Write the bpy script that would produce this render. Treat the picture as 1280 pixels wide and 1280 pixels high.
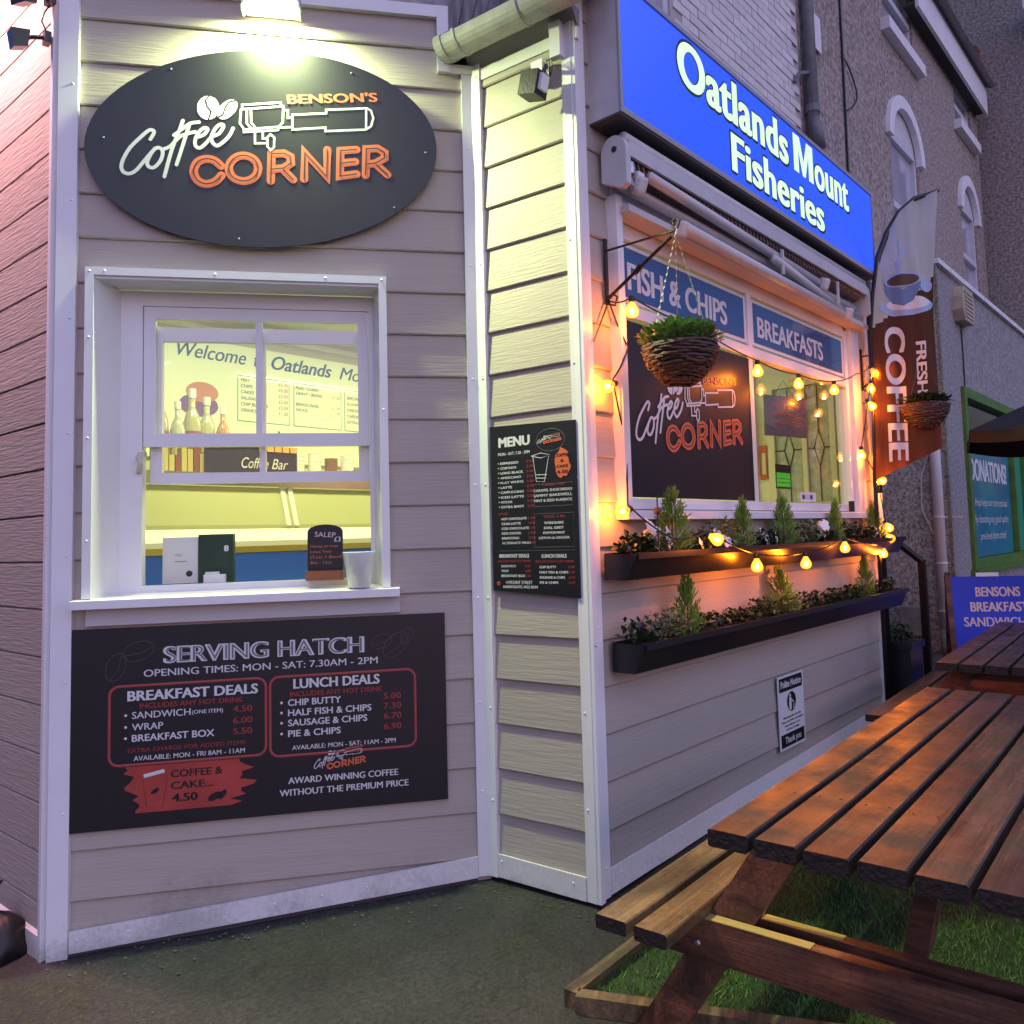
import bpy, math, random
from mathutils import Vector, Matrix
from math import sin, cos, pi, radians as R
random.seed(7)
for _o in list(bpy.data.objects): bpy.data.objects.remove(_o)
S = bpy.context.scene
COL = S.collection
SKY_STRENGTH, FILL_E, FLOOD_W, PINK_W, BULB_W, SHOP_W = .52, 1.95, 85, 240, 2.7, 27
# ---------------------------------------------------------------- camera
f_px, pitch, roll = 1016.85, R(4.059), R(-1.703)
PCX, PCY, HC = 697.66, 597.76, 1.22
Fv = Vector((0, cos(pitch), sin(pitch))); R0 = Vector((1, 0, 0)); U0 = R0.cross(Fv)
Rv = R0*cos(roll) + U0*sin(roll); Uv = U0*cos(roll) - R0*sin(roll)
cam = bpy.data.cameras.new('camera'); camo = bpy.data.objects.new('camera', cam); COL.objects.link(camo)
camo.matrix_world = Matrix(((Rv.x, Uv.x, -Fv.x, 0), (Rv.y, Uv.y, -Fv.y, 0), (Rv.z, Uv.z, -Fv.z, HC), (0, 0, 0, 1)))
cam.sensor_width = 36; cam.lens = f_px/1280*36
cam.shift_x = (640-PCX)/1280; cam.shift_y = (PCY-640)/1280
cam.clip_start = .05; cam.clip_end = 500
S.camera = camo
# ---------------------------------------------------------------- world, moonless dusk
W = bpy.data.worlds.new('World'); S.world = W; W.use_nodes = True
wn = W.node_tree.nodes; wl = W.node_tree.links
sky = wn.new('ShaderNodeTexSky'); sky.sky_type = 'NISHITA'; sky.sun_disc = False
sky.sun_elevation = R(1.5); sky.sun_rotation = R(156); sky.air_density = 1.5; sky.dust_density = 2.0; sky.ozone_density = 3.0
tint = wn.new('ShaderNodeMix'); tint.data_type = 'RGBA'; tint.blend_type = 'MULTIPLY'; tint.inputs[0].default_value = 1
tint.inputs[7].default_value = (.80, .83, 1.60, 1)
wl.new(sky.outputs[0], tint.inputs[6]); wl.new(tint.outputs[2], wn['Background'].inputs[0])
wn['Background'].inputs[1].default_value = SKY_STRENGTH
dusk_fill = bpy.data.lights.new('dusk_fill', 'SUN'); dusk_fill.energy = FILL_E; dusk_fill.angle = R(110); dusk_fill.color = (.68, .69, 1.0)  # added wide lamp for soft directional fill; no direct sun at dusk
fillo = bpy.data.objects.new('dusk_fill', dusk_fill); COL.objects.link(fillo)
fillo.rotation_euler = (R(50), 0, R(38))
S.view_settings.view_transform = 'Standard'; S.view_settings.look = 'None'
S.view_settings.exposure = 0.0; S.view_settings.gamma = 1; S.view_settings.use_curve_mapping = False
S.cycles.max_bounces = 7; S.cycles.transparent_max_bounces = 16
S.cycles.sample_clamp_indirect = 4
# ---------------------------------------------------------------- helpers
def dirv(a): a = R(a); return Vector((sin(a), cos(a), 0))
def frame(o, a):                      # x along the wall, -y towards the viewer, z up
    return Matrix.Translation(Vector((o[0], o[1], 0))) @ Matrix.Rotation(pi/2 - R(a), 4, 'Z')
aA, aB, aC, aT, aD = 78.449, 124.781, 39.894, 37.616, 128.3
FA = frame((-1.71957, 2.78286), aA); FB = frame((-.28492, 3.07607), aB); FC = frame((.08484, 2.81925), aC); FD = frame((-1.71957, 2.78286), aD)
ec = FC @ Vector((2.72, 3.0, 0)); FE = frame(ec, aC+90)
sc_ = FC @ Vector((4.65, 1.0, 0)); FS = frame(sc_, aC+90)
FT = frame((.2899, 1.7499), aT) @ Matrix.Rotation(-pi/2, 4, 'Z')   # table: x across, y away
MATS = {}
def mat(name, col, rough=.6, metal=0, var=0, vs=6, bump=0, bs=40, st=(1, 1, 1), col2=None, em=None, es=0, coat=0, spec=.5, rnd=0, rv=0, cr=.03, dirt=0):
    if name in MATS: return MATS[name]
    m = bpy.data.materials.new(name); m.use_nodes = True; n = m.node_tree.nodes; l = m.node_tree.links
    b = n['Principled BSDF']; b.inputs['Base Color'].default_value = (*col, 1); b.inputs['Roughness'].default_value = rough
    b.inputs['Metallic'].default_value = metal; b.inputs['Coat Weight'].default_value = coat; b.inputs['Coat Roughness'].default_value = cr; b.inputs['Specular IOR Level'].default_value = spec
    if em: b.inputs['Emission Color'].default_value = (*em, 1); b.inputs['Emission Strength'].default_value = es
    if var or bump or rnd:
        tc = n.new('ShaderNodeTexCoord'); oi = n.new('ShaderNodeObjectInfo'); ad = n.new('ShaderNodeVectorMath'); ad.operation = 'ADD'
        mu = n.new('ShaderNodeVectorMath'); mu.operation = 'SCALE'; mu.inputs[0].default_value = (17, 9, 13)
        l.new(oi.outputs['Random'], mu.inputs['Scale']); l.new(tc.outputs['Object'], ad.inputs[0]); l.new(mu.outputs[0], ad.inputs[1])
        mp = n.new('ShaderNodeMapping'); mp.inputs['Scale'].default_value = st; l.new(ad.outputs[0], mp.inputs[0])
        vec = mp.outputs[0]
    if var or rnd:
        t = n.new('ShaderNodeTexNoise'); t.inputs['Scale'].default_value = vs; t.inputs['Detail'].default_value = 7; t.inputs['Roughness'].default_value = .65
        l.new(vec, t.inputs[0])
        cr = n.new('ShaderNodeValToRGB'); cr.color_ramp.elements[0].position = .32; cr.color_ramp.elements[1].position = .7
        c2 = col2 or tuple(c*(1-var) for c in col)
        cr.color_ramp.elements[0].color = (*c2, 1); cr.color_ramp.elements[1].color = (*col, 1)
        l.new(t.outputs[0], cr.inputs[0]); out = cr.outputs[0]
        if rnd:
            mr = n.new('ShaderNodeMapRange'); mr.inputs[3].default_value = 1-rnd; mr.inputs[4].default_value = 1+rnd; l.new(oi.outputs['Random'], mr.inputs[0])
            hs = n.new('ShaderNodeHueSaturation'); l.new(mr.outputs[0], hs.inputs['Value']); l.new(out, hs.inputs['Color']); out = hs.outputs[0]
        if dirt:                              # splash dirt thrown up from the ground, ragged and thinning upwards
            ge = n.new('ShaderNodeNewGeometry'); sp = n.new('ShaderNodeSeparateXYZ'); l.new(ge.outputs['Position'], sp.inputs[0])
            hz = n.new('ShaderNodeMapRange'); hz.inputs[1].default_value = -.10; hz.inputs[2].default_value = .26; hz.inputs[3].default_value = .60; hz.inputs[4].default_value = .22; l.new(sp.outputs[2], hz.inputs[0])
            dn = n.new('ShaderNodeTexNoise'); dn.inputs['Scale'].default_value = 48; dn.inputs['Detail'].default_value = 8; dn.inputs['Roughness'].default_value = .8; l.new(ge.outputs['Position'], dn.inputs[0])
            d2 = n.new('ShaderNodeTexNoise'); d2.inputs['Scale'].default_value = 3.5; l.new(ge.outputs['Position'], d2.inputs[0])
            av = n.new('ShaderNodeMath'); av.operation = 'MULTIPLY_ADD'; av.inputs[1].default_value = .55; l.new(d2.outputs[0], av.inputs[0]); sc = n.new('ShaderNodeMath'); sc.operation = 'MULTIPLY'; sc.inputs[1].default_value = .5; l.new(dn.outputs[0], sc.inputs[0]); l.new(sc.outputs[0], av.inputs[2])
            lt = n.new('ShaderNodeMath'); lt.operation = 'SUBTRACT'; l.new(hz.outputs[0], lt.inputs[0]); l.new(av.outputs[0], lt.inputs[1])
            mr3 = n.new('ShaderNodeMapRange'); mr3.inputs[1].default_value = -.05; mr3.inputs[2].default_value = .10; mr3.inputs[4].default_value = dirt; l.new(lt.outputs[0], mr3.inputs[0])
            md = n.new('ShaderNodeMix'); md.data_type = 'RGBA'; md.inputs[7].default_value = (.045, .042, .032, 1); l.new(mr3.outputs[0], md.inputs[0]); l.new(out, md.inputs[6]); out = md.outputs[2]
        l.new(out, b.inputs['Base Color'])
        if rv:
            mr2 = n.new('ShaderNodeMapRange'); mr2.inputs[3].default_value = rough-rv; mr2.inputs[4].default_value = rough+rv
            l.new(t.outputs[0], mr2.inputs[0]); l.new(mr2.outputs[0], b.inputs['Roughness'])
    if bump:
        t2 = n.new('ShaderNodeTexNoise'); t2.inputs['Scale'].default_value = bs; t2.inputs['Detail'].default_value = 5
        l.new(vec, t2.inputs[0]); bp = n.new('ShaderNodeBump'); bp.inputs['Strength'].default_value = bump; bp.inputs['Distance'].default_value = .01
        l.new(t2.outputs[0], bp.inputs['Height']); l.new(bp.outputs[0], b.inputs['Normal'])
    MATS[name] = m; return m
def glass(name, tintc=(1, 1, 1), refl=1.0, base=.04, rough=.02):
    if name in MATS: return MATS[name]
    m = bpy.data.materials.new(name); m.use_nodes = True; n = m.node_tree.nodes; l = m.node_tree.links
    n.remove(n['Principled BSDF']); tr = n.new('ShaderNodeBsdfTransparent'); tr.inputs[0].default_value = (*tintc, 1)
    gl = n.new('ShaderNodeBsdfGlossy'); gl.inputs['Roughness'].default_value = rough
    fr = n.new('ShaderNodeLayerWeight'); fr.inputs[0].default_value = .5; pw = n.new('ShaderNodeMath'); pw.operation = 'POWER'; pw.inputs[1].default_value = 4.5
    mr = n.new('ShaderNodeMapRange'); mr.inputs[3].default_value = base; mr.inputs[4].default_value = refl
    l.new(fr.outputs['Facing'], pw.inputs[0]); l.new(pw.outputs[0], mr.inputs[0]); mx = n.new('ShaderNodeMixShader'); l.new(mr.outputs[0], mx.inputs[0])
    l.new(tr.outputs[0], mx.inputs[1]); l.new(gl.outputs[0], mx.inputs[2]); l.new(mx.outputs[0], n['Material Output'].inputs[0])
    MATS[name] = m; return m
class MB:
    def __init__(s): s.v = []; s.f = []
    def add(s, vs, fs):
        o = len(s.v); s.v += [tuple(p) for p in vs]; s.f += [tuple(i+o for i in q) for q in fs]; return s
    def box(s, x0, x1, y0, y1, z0, z1):
        return s.add([(x0, y0, z0), (x1, y0, z0), (x1, y1, z0), (x0, y1, z0), (x0, y0, z1), (x1, y0, z1), (x1, y1, z1), (x0, y1, z1)],
            [(0, 3, 2, 1), (4, 5, 6, 7), (0, 1, 5, 4), (1, 2, 6, 5), (2, 3, 7, 6), (3, 0, 4, 7)])
    def cbox(s, x0, x1, y0, y1, z0, z1, c=.004):      # box with chamfered long edges (length along y)
        pr = [(x0+c, z0), (x1-c, z0), (x1, z0+c), (x1, z1-c), (x1-c, z1), (x0+c, z1), (x0, z1-c), (x0, z0+c)]
        vs = [(x+(c*.5 if 0 else 0), y0, z) for x, z in pr] + [(x, y1, z) for x, z in pr]
        return s.add(vs, [tuple(range(8)), tuple(range(15, 7, -1))]+[(i, i+8, (i+1) % 8+8, (i+1) % 8) for i in range(8)])
    def prism(s, pts, y0, y1):                         # polygon in xz pushed along y
        n = len(pts); vs = [(x, y0, z) for x, z in pts]+[(x, y1, z) for x, z in pts]
        return s.add(vs, [tuple(range(n)), tuple(range(2*n-1, n-1, -1))]+[(i, i+n, (i+1) % n+n, (i+1) % n) for i in range(n)])
    def prismx(s, pts, x0, x1):                        # polygon in yz pushed along x
        n = len(pts); vs = [(x0, y, z) for y, z in pts]+[(x1, y, z) for y, z in pts]
        return s.add(vs, [tuple(range(n-1, -1, -1)), tuple(range(n, 2*n))]+[(i, (i+1) % n, (i+1) % n+n, i+n) for i in range(n)])
    def prismz(s, pts, z0, z1):
        n = len(pts); vs = [(x, y, z0) for x, y in pts]+[(x, y, z1) for x, y in pts]
        return s.add(vs, [tuple(range(n-1, -1, -1)), tuple(range(n, 2*n))]+[(i, (i+1) % n, (i+1) % n+n, i+n) for i in range(n)])
    def tube(s, pts, r, n=8, fy=1, cap=True):          # round bar through points; fy flattens along y
        pts = [Vector(p) for p in pts]; rr = r if isinstance(r, (list, tuple)) else [r]*len(pts); vs = []; prev = None
        for i, p in enumerate(pts):
            d = (pts[min(i+1, len(pts)-1)]-pts[max(i-1, 0)])
            d = d.normalized() if d.length > 1e-9 else Vector((0, 0, 1))
            if prev is None: a = d.cross(Vector((0, 1, 0)) if abs(d.y) < .9 else Vector((1, 0, 0))).normalized()
            else:
                a = (prev-d*prev.dot(d)); a = a.normalized() if a.length > 1e-6 else prev
            prev = a; b = d.cross(a)
            for k in range(n):
                t = 2*pi*k/n; o = (a*cos(t)+b*sin(t))*rr[i]; vs.append((p.x+o.x, p.y+o.y*fy, p.z+o.z))
        fs = [(i*n+k, i*n+(k+1) % n, (i+1)*n+(k+1) % n, (i+1)*n+k) for i in range(len(pts)-1) for k in range(n)]
        if cap: fs += [tuple(range(n-1, -1, -1)), tuple((len(pts)-1)*n+k for k in range(n))]
        return s.add(vs, fs)
    def ribbon(s, pts, w, y=0, dy=-.00002, caps=True):   # flat printed stroke facing -y, mitred, round ended; pts are (x, z)
        P = [Vector((a, b)) for a, b in pts]; n = len(P); L = []; Rr = []
        closed = (P[0]-P[-1]).length < 1e-6 and n > 3
        for i in range(n):
            a = P[i-1] if i else (P[-2] if closed else P[0]); c = P[i+1] if i < n-1 else (P[1] if closed else P[-1])
            d0 = (P[i]-a); d1 = (c-P[i]); d0 = d0.normalized() if d0.length > 1e-9 else d1.normalized(); d1 = d1.normalized() if d1.length > 1e-9 else d0
            t = d0+d1; t = t.normalized() if t.length > .2 else d1; nn = Vector((-t.y, t.x)); k = w/max(.45, nn.dot(Vector((-d1.y, d1.x))))
            L.append(P[i]+nn*k); Rr.append(P[i]-nn*k)
        vs = []
        for i in range(n): vs += [(L[i].x, y+dy*i, L[i].y), (Rr[i].x, y+dy*i, Rr[i].y)]
        fs = [(2*i, 2*i+1, 2*i+3, 2*i+2) for i in range(n-1)]
        s.add(vs, fs)
        if caps and not closed:
            for i, c, d in ((0, P[0], P[0]-P[1]), (n-1, P[-1], P[-1]-P[-2])):
                a0 = math.atan2(d.y, d.x); yy = y+dy*i
                s.add([(c.x+w*cos(a0-pi/2+pi*k/8), yy, c.y+w*sin(a0-pi/2+pi*k/8)) for k in range(9)], [tuple(range(9))])
        return s
    def lathe(s, prof, c=(0, 0, 0), n=16):             # prof: (radius, z)
        vs = [(c[0]+r*cos(2*pi*k/n), c[1]+r*sin(2*pi*k/n), c[2]+z) for r, z in prof for k in range(n)]
        fs = [(i*n+k, i*n+(k+1) % n, (i+1)*n+(k+1) % n, (i+1)*n+k) for i in range(len(prof)-1) for k in range(n)]
        if prof[0][0] > 1e-5: fs.append(tuple(range(n-1, -1, -1)))
        if prof[-1][0] > 1e-5: fs.append(tuple((len(prof)-1)*n+k for k in range(n)))
        return s.add(vs, fs)
    def build(s, name, m, parent=None, mtx=None, smooth=False, label=None, kind=None):
        me = bpy.data.meshes.new(name); me.from_pydata(s.v, [], s.f); me.update()
        if m: me.materials.append(m)
        if smooth:
            for p in me.polygons: p.use_smooth = True
        return link(name, me, parent, mtx, label, kind)
def link(name, me, parent=None, mtx=None, label=None, kind=None):
    o = bpy.data.objects.new(name, me); COL.objects.link(o)
    if parent: o.parent = parent
    if mtx is not None: o.matrix_local = mtx
    if label: o['label'] = label
    if kind: o['kind'] = kind
    return o
def thing(name, label, cat, mtx=None, group=None, kind=None):
    o = bpy.data.objects.new(name, None); COL.objects.link(o); o.empty_display_size = .1
    if mtx is not None: o.matrix_world = mtx
    o['label'] = label
    if cat: o['category'] = cat
    if group: o['group'] = group
    if kind: o['kind'] = kind
    return o
def TR(x, y, z): return Matrix.Translation((x, y, z))
def RZ(a): return Matrix.Rotation(R(a), 4, 'Z')
def RX(a): return Matrix.Rotation(R(a), 4, 'X')
def RY(a): return Matrix.Rotation(R(a), 4, 'Y')
def copy_tree(o, parent=None):
    c = o.copy(); COL.objects.link(c); c.parent = parent
    for ch in list(o.children): copy_tree(ch, c)
    return c
def text(parent, s, x, z, y, m, w=None, h=None, bold=0.0, align='L', rot=0, shear=0, name='lettering', spacing=1.0, mtx=None, ext=0):
    """flat print: text whose capitals are h high, squeezed to width w, on the plane facing -y"""
    c = bpy.data.curves.new('t', 'FONT'); c.body = s; c.size = 1; c.offset = 0 if ('M' in s or 'W' in s) else min(bold, .012); c.resolution_u = 7 if (h or 0) > .045 else 3; c.shear = shear; c.space_character = spacing; c.extrude = ext
    to = bpy.data.objects.new('t', c); me = bpy.data.meshes.new_from_object(to)
    bpy.data.objects.remove(to); bpy.data.curves.remove(c)
    if not me.vertices: return None
    xs = [v.co.x for v in me.vertices]; x0, x1 = min(xs), max(xs)
    kz = h/.70 if h else 1; kx = (w/(x1-x0)) if w else kz
    if not h: kz = kx
    ox = {'L': x0, 'C': (x0+x1)/2, 'R': x1}[align]; ca, sa = cos(rot), sin(rot)
    for v in me.vertices:
        a, b, e = (v.co.x-ox)*kx, v.co.y*kz, v.co.z
        v.co = (x+a*ca-b*sa, y-e, z+a*sa+b*ca)
    if bold > .013:                                # heavier weights: the same glyphs overprinted a hair to each side
        fat = (bold-.012)*1.15; V = [v.co.copy() for v in me.vertices]; F = [tuple(p.vertices) for p in me.polygons]; mb = MB()
        offs = [(0, 0), (-1, 0), (1, 0), (0, .6), (0, -.6), (-.75, .45), (.75, .45), (-.75, -.45), (.75, -.45)] if bold > .05 else [(0, 0), (-1, 0), (1, 0)]
        for j, (ox_, oz_) in enumerate(offs): mb.add([(v.x+fat*kx*ox_*ca, v.y-.00003*j, v.z+fat*kz*oz_+fat*kx*ox_*sa) for v in V], F)
        me = bpy.data.meshes.new(name); me.from_pydata(mb.v, [], mb.f); me.update()
    me.materials.clear(); me.materials.append(m); me.name = name
    return link(name, me, parent, mtx)
# ---------------------------------------------------------------- materials
GRAIN = dict(var=.07, vs=3, bump=.2, bs=10, st=(.9, 1, 14), dirt=.3)
m_clad = mat('fibre_cement_cladding', (.43, .378, .325), .62, rnd=.045, **GRAIN)
m_trim = mat('white_trim', (.80, .80, .80), .38, var=.06, vs=9, dirt=.4)
m_trimd = mat('white_trim_with_dirt', (.76, .76, .75), .45, var=.3, vs=70, col2=(.66, .65, .63), dirt=.35)
m_upvc = mat('white_window_plastic', (.76, .76, .77), .28, var=.04, vs=3)
m_sub = mat('backing_board', (.06, .055, .05), .9)
m_black = mat('matt_black_panel', (.012, .012, .016), .42, var=.2, vs=14)
m_bsign = mat('satin_black_sign', (.014, .014, .018), .34, var=.15, vs=8, bump=.02, bs=200)
m_white = mat('white_print', (.66, .66, .66), .5)
m_grey = mat('grey_print', (.16, .16, .17), .6)
m_orange = mat('orange_print', (.66, .14, .05), .5)
m_red = mat('red_print', (.36, .055, .05), .5)
m_dred = mat('dull_red_print', (.30, .035, .03), .5)
m_metal = mat('galvanised_metal', (.45, .45, .47), .4, 1)
m_iron = mat('black_iron', (.012, .012, .013), .38, var=.3, vs=30, bump=.1, bs=90)
m_blackp = mat('black_plastic', (.016, .016, .018), .33, bump=.05, bs=60)
m_gut = mat('grey_white_gutter_plastic', (.60, .60, .58), .42, var=.35, vs=14, col2=(.42, .41, .37))
m_glass = glass('window_glass')
m_fglass = mat('painted_sky_reflection_pane', (.50, .50, .60), .12, var=.15, vs=2, coat=1)  # sky reflection painted in as a pale lavender pane colour
def wood(name, c1, c2, moss, mo=.5, ax=1, rough=(.28, .6), coat=.5, cr=.22):
    m = mat(name, c1, .5, coat=coat, cr=cr); n = m.node_tree.nodes; l = m.node_tree.links; b = n['Principled BSDF']
    tc = n.new('ShaderNodeTexCoord'); oi = n.new('ShaderNodeObjectInfo'); mu = n.new('ShaderNodeVectorMath'); mu.operation = 'SCALE'; mu.inputs[0].default_value = (23, 31, 17)
    ad = n.new('ShaderNodeVectorMath'); ad.operation = 'ADD'; l.new(oi.outputs['Random'], mu.inputs['Scale']); l.new(tc.outputs['Object'], ad.inputs[0]); l.new(mu.outputs[0], ad.inputs[1])
    def noi(scale, st, det=6, ro=.6, dist=0):
        mp = n.new('ShaderNodeMapping'); mp.inputs['Scale'].default_value = st; l.new(ad.outputs[0], mp.inputs[0]); t = n.new('ShaderNodeTexNoise'); t.inputs['Scale'].default_value = scale; t.inputs['Detail'].default_value = det
        t.inputs['Roughness'].default_value = ro; t.inputs['Distortion'].default_value = dist; l.new(mp.outputs[0], t.inputs[0]); return t.outputs[0]
    def ramp(f, p0, p1, a, c):
        r = n.new('ShaderNodeValToRGB'); r.color_ramp.elements[0].position = p0; r.color_ramp.elements[1].position = p1; r.color_ramp.elements[0].color = (*a, 1); r.color_ramp.elements[1].color = (*c, 1); l.new(f, r.inputs[0]); return r.outputs[0]
    def mix(f, a, c, mode='MIX', k=1):
        x = n.new('ShaderNodeMix'); x.data_type = 'RGBA'; x.blend_type = mode
        if f is None: x.inputs[0].default_value = k
        else: l.new(f, x.inputs[0])
        l.new(a, x.inputs[6]); l.new(c, x.inputs[7]) if hasattr(c, 'is_linked') else None
        if isinstance(c, tuple): x.inputs[7].default_value = (*c, 1)
        return x.outputs[2]
    fst = (45, 1.1, 45) if ax == 1 else (1.1, 45, 45); bst = (7, 1.3, 7) if ax == 1 else (1.3, 7, 7)
    g = noi(2.0, fst, 8, .7, .4); gl = noi(1.5, bst, 4, .5, .8); bl = noi(4.5, (1, 1, 1), 7, .7); sp = noi(60, (1, 1, 1), 3, .6)
    col = ramp(g, .34, .66, c2, c1); col = mix(None, col, ramp(gl, .38, .60, (.38, .38, .38), (1.3, 1.22, 1.15)), 'MULTIPLY')
    col = mix(ramp(bl, .50, .68, (0, 0, 0), (mo, mo, mo)), col, moss); col = mix(None, col, ramp(sp, .25, .5, (.45, .42, .4), (1, 1, 1)), 'MULTIPLY', .8)
    mr = n.new('ShaderNodeMapRange'); mr.inputs[3].default_value = .72; mr.inputs[4].default_value = 1.3; l.new(oi.outputs['Random'], mr.inputs[0]); hs = n.new('ShaderNodeHueSaturation'); l.new(mr.outputs[0], hs.inputs['Value']); l.new(col, hs.inputs['Color'])
    l.new(hs.outputs[0], b.inputs['Base Color'])
    r2 = n.new('ShaderNodeMapRange'); r2.inputs[1].default_value = .35; r2.inputs[2].default_value = .65; r2.inputs[3].default_value = rough[0]; r2.inputs[4].default_value = rough[1]; l.new(bl, r2.inputs[0]); l.new(r2.outputs[0], b.inputs['Roughness'])
    c3 = n.new('ShaderNodeMapRange'); c3.inputs[1].default_value = .40; c3.inputs[2].default_value = .62; c3.inputs[3].default_value = coat; c3.inputs[4].default_value = .05; l.new(bl, c3.inputs[0]); l.new(c3.outputs[0], b.inputs['Coat Weight'])
    bp = n.new('ShaderNodeBump'); bp.inputs['Strength'].default_value = .55; bp.inputs['Distance'].default_value = .006; l.new(g, bp.inputs['Height'])
    b2 = n.new('ShaderNodeBump'); b2.inputs['Strength'].default_value = .35; b2.inputs['Distance'].default_value = .006; l.new(bl, b2.inputs['Height']); l.new(bp.outputs[0], b2.inputs['Normal']); l.new(b2.outputs[0], b.inputs['Normal'])
    return m
m_wood = wood('wet_stained_timber', (.086, .053, .038), (.019, .014, .011), (.034, .036, .020), .8, coat=.55, cr=.3, rough=(.34, .65))
m_wood2 = wood('bare_weathered_timber', (.20, .145, .065), (.085, .062, .034), (.060, .066, .026), .75)
m_frame = wood('stained_frame_timber', (.20, .088, .050), (.085, .036, .023), (.07, .055, .035), .35, ax=0, coat=.25)
m_post = wood('stained_post_timber', (.20, .088, .050), (.085, .036, .023), (.07, .055, .035), .35, ax=1, coat=.25)
m_end = mat('dark_wet_end_grain', (.022, .018, .014), .6, var=.5, vs=60, bump=.6, bs=90)
m_leaf = mat('bright_green_leaf', (.22, .42, .10), .42, var=.5, vs=18, rnd=.1)
m_leafd = mat('dark_green_leaf', (.028, .065, .022), .5, var=.5, vs=18)
m_leafv = mat('pale_variegated_leaf', (.30, .34, .18), .5, var=.75, vs=60, col2=(.05, .10, .03))
m_con = mat('conifer_green', (.22, .42, .055), .6, var=.5, vs=15)
m_soil = mat('potting_soil', (.02, .013, .009), .95, var=.4, vs=40, bump=.6, bs=60)
m_petal = mat('white_petal', (.78, .76, .72), .5)
m_purple = mat('purple_petal', (.05, .012, .09), .5)
m_dash = mat('purple_brown_pebbledash', (.52, .43, .385), .9, var=.78, vs=24, bump=1.0, bs=34)
m_dash2 = mat('grey_roughcast', (.40, .38, .39), .9, var=.6, vs=30, bump=.9, bs=40)
m_dash3 = mat('pale_pebbledash', (.78, .78, .68), .9, var=.86, vs=46, bump=1.0, bs=46)
m_stone = mat('painted_stone', (.80, .78, .80), .7, var=.15, vs=9, bump=.3, bs=30)
m_brick = mat('white_painted_brick', (.74, .69, .68), .75, var=.18, vs=8, bump=.5, bs=30, rnd=.08)
m_mortar = mat('old_mortar', (.45, .41, .41), .9, bump=.4, bs=50)
"""
"""
# ---------------------------------------------------------------- traced strokes of the coffee logo, millimetres
COFFEE= [[(-387, 19), (-375, 44), (-380, 53), (-394, 50), (-422, 21), (-453, -16), (-474, -57), (-481, -88), (-473, -107), (-453, -111), (-432, -97), (-411, -68), (-387, -35), (-371, -14)], [(-371, -14), (-387, -39), (-397, -67), (-390, -83), (-372, -82), (-351, -53), (-346, -21), (-359, -10), (-369, -14)], [(-350, -17), (-323, -4), (-302, 21), (-281, 41), (-238, 57)], [(-279, 96), (-291, 58), (-316, -15), (-340, -115)], [(-309, 39), (-274, 71), (-252, 88), (-225, 94)], [(-257, 84), (-266, 52), (-284, -13), (-300, -69)], [(-230, 38), (-209, 48), (-196, 69), (-207, 74), (-225, 57), (-237, 30), (-237, 6), (-222, -2), (-202, 16), (-182, 42), (-158, 55), (-142, 84), (-151, 91), (-169, 75), (-183, 42), (-179, 21), (-164, 10), (-144, 24), (-122, 50), (-109, 79)]]
PORT= [[(-78, 162), (-78, 170), (56, 190), (57, 178)], [(-82, 153), (65, 176), (63, 115), (49, 97), (-71, 78)], [(-82, 153), (-86, 99), (-73, 81), (-72, 68), (46, 84), (47, 92)], [(-62, 153), (-62, 101), (-48, 85)], [(-48, 156), (-47, 106), (-32, 87)], [(67, 162), (81, 162), (81, 133), (95, 135)], [(50, 94), (94, 99)], [(97, 146), (97, 90), (214, 106), (214, 92), (360, 109), (379, 123), (388, 155), (380, 183), (365, 192), (217, 174), (217, 161), (97, 146)], [(362, 189), (361, 112)], [(-34, 66), (-34, 28), (9, 32)], [(-7, 73), (-7, 48), (9, 49)], [(9, 21), (9, 54), (20, 66), (33, 55), (32, 18), (20, 6), (9, 19)]]
CORNER= [[(-151, -64), (-173, -45), (-202, -41), (-230, -55), (-243, -89), (-230, -122), (-201, -134), (-169, -122), (-149, -99)], [(-23, -65), (-27, -47), (-38, -32), (-54, -23), (-74, -20), (-93, -25), (-109, -37), (-120, -53), (-124, -71), (-120, -89), (-110, -104), (-93, -113), (-74, -116), (-54, -111), (-38, -100), (-27, -84), (-23, -65)], [(20, -109), (23, -8), (66, -2), (89, -13), (91, -38), (66, -58), (22, -66)], [(63, -63), (98, -100)], [(137, -95), (140, 5), (217, -81), (220, 21)], [(325, 29), (267, 21), (264, -77), (324, -65)], [(270, -27), (320, -18)], [(357, -67), (361, 34), (402, 39), (427, 25), (427, 3), (396, -18), (360, -26)], [(396, -24), (437, -61)]]
BEANS= [[(-156, 153), (-158, 167), (-164, 179), (-172, 188), (-183, 193), (-194, 195), (-206, 192), (-217, 184), (-225, 174), (-231, 161), (-232, 147), (-231, 133), (-225, 121), (-217, 112), (-206, 106), (-194, 105), (-183, 108), (-172, 115), (-164, 126), (-158, 139)], [(-98, 151), (-94, 163), (-94, 174), (-98, 182), (-104, 187), (-113, 188), (-124, 186), (-135, 179), (-145, 170), (-154, 159), (-160, 147), (-163, 134), (-163, 124), (-160, 116), (-153, 111), (-145, 110), (-134, 112), (-123, 119), (-113, 128), (-104, 139)]]
BSLIT= [[(-191, 195), (-203, 178), (-198, 156), (-184, 137), (-193, 105)], [(-99, 186), (-122, 178), (-136, 157), (-143, 129), (-167, 113)]]
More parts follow.
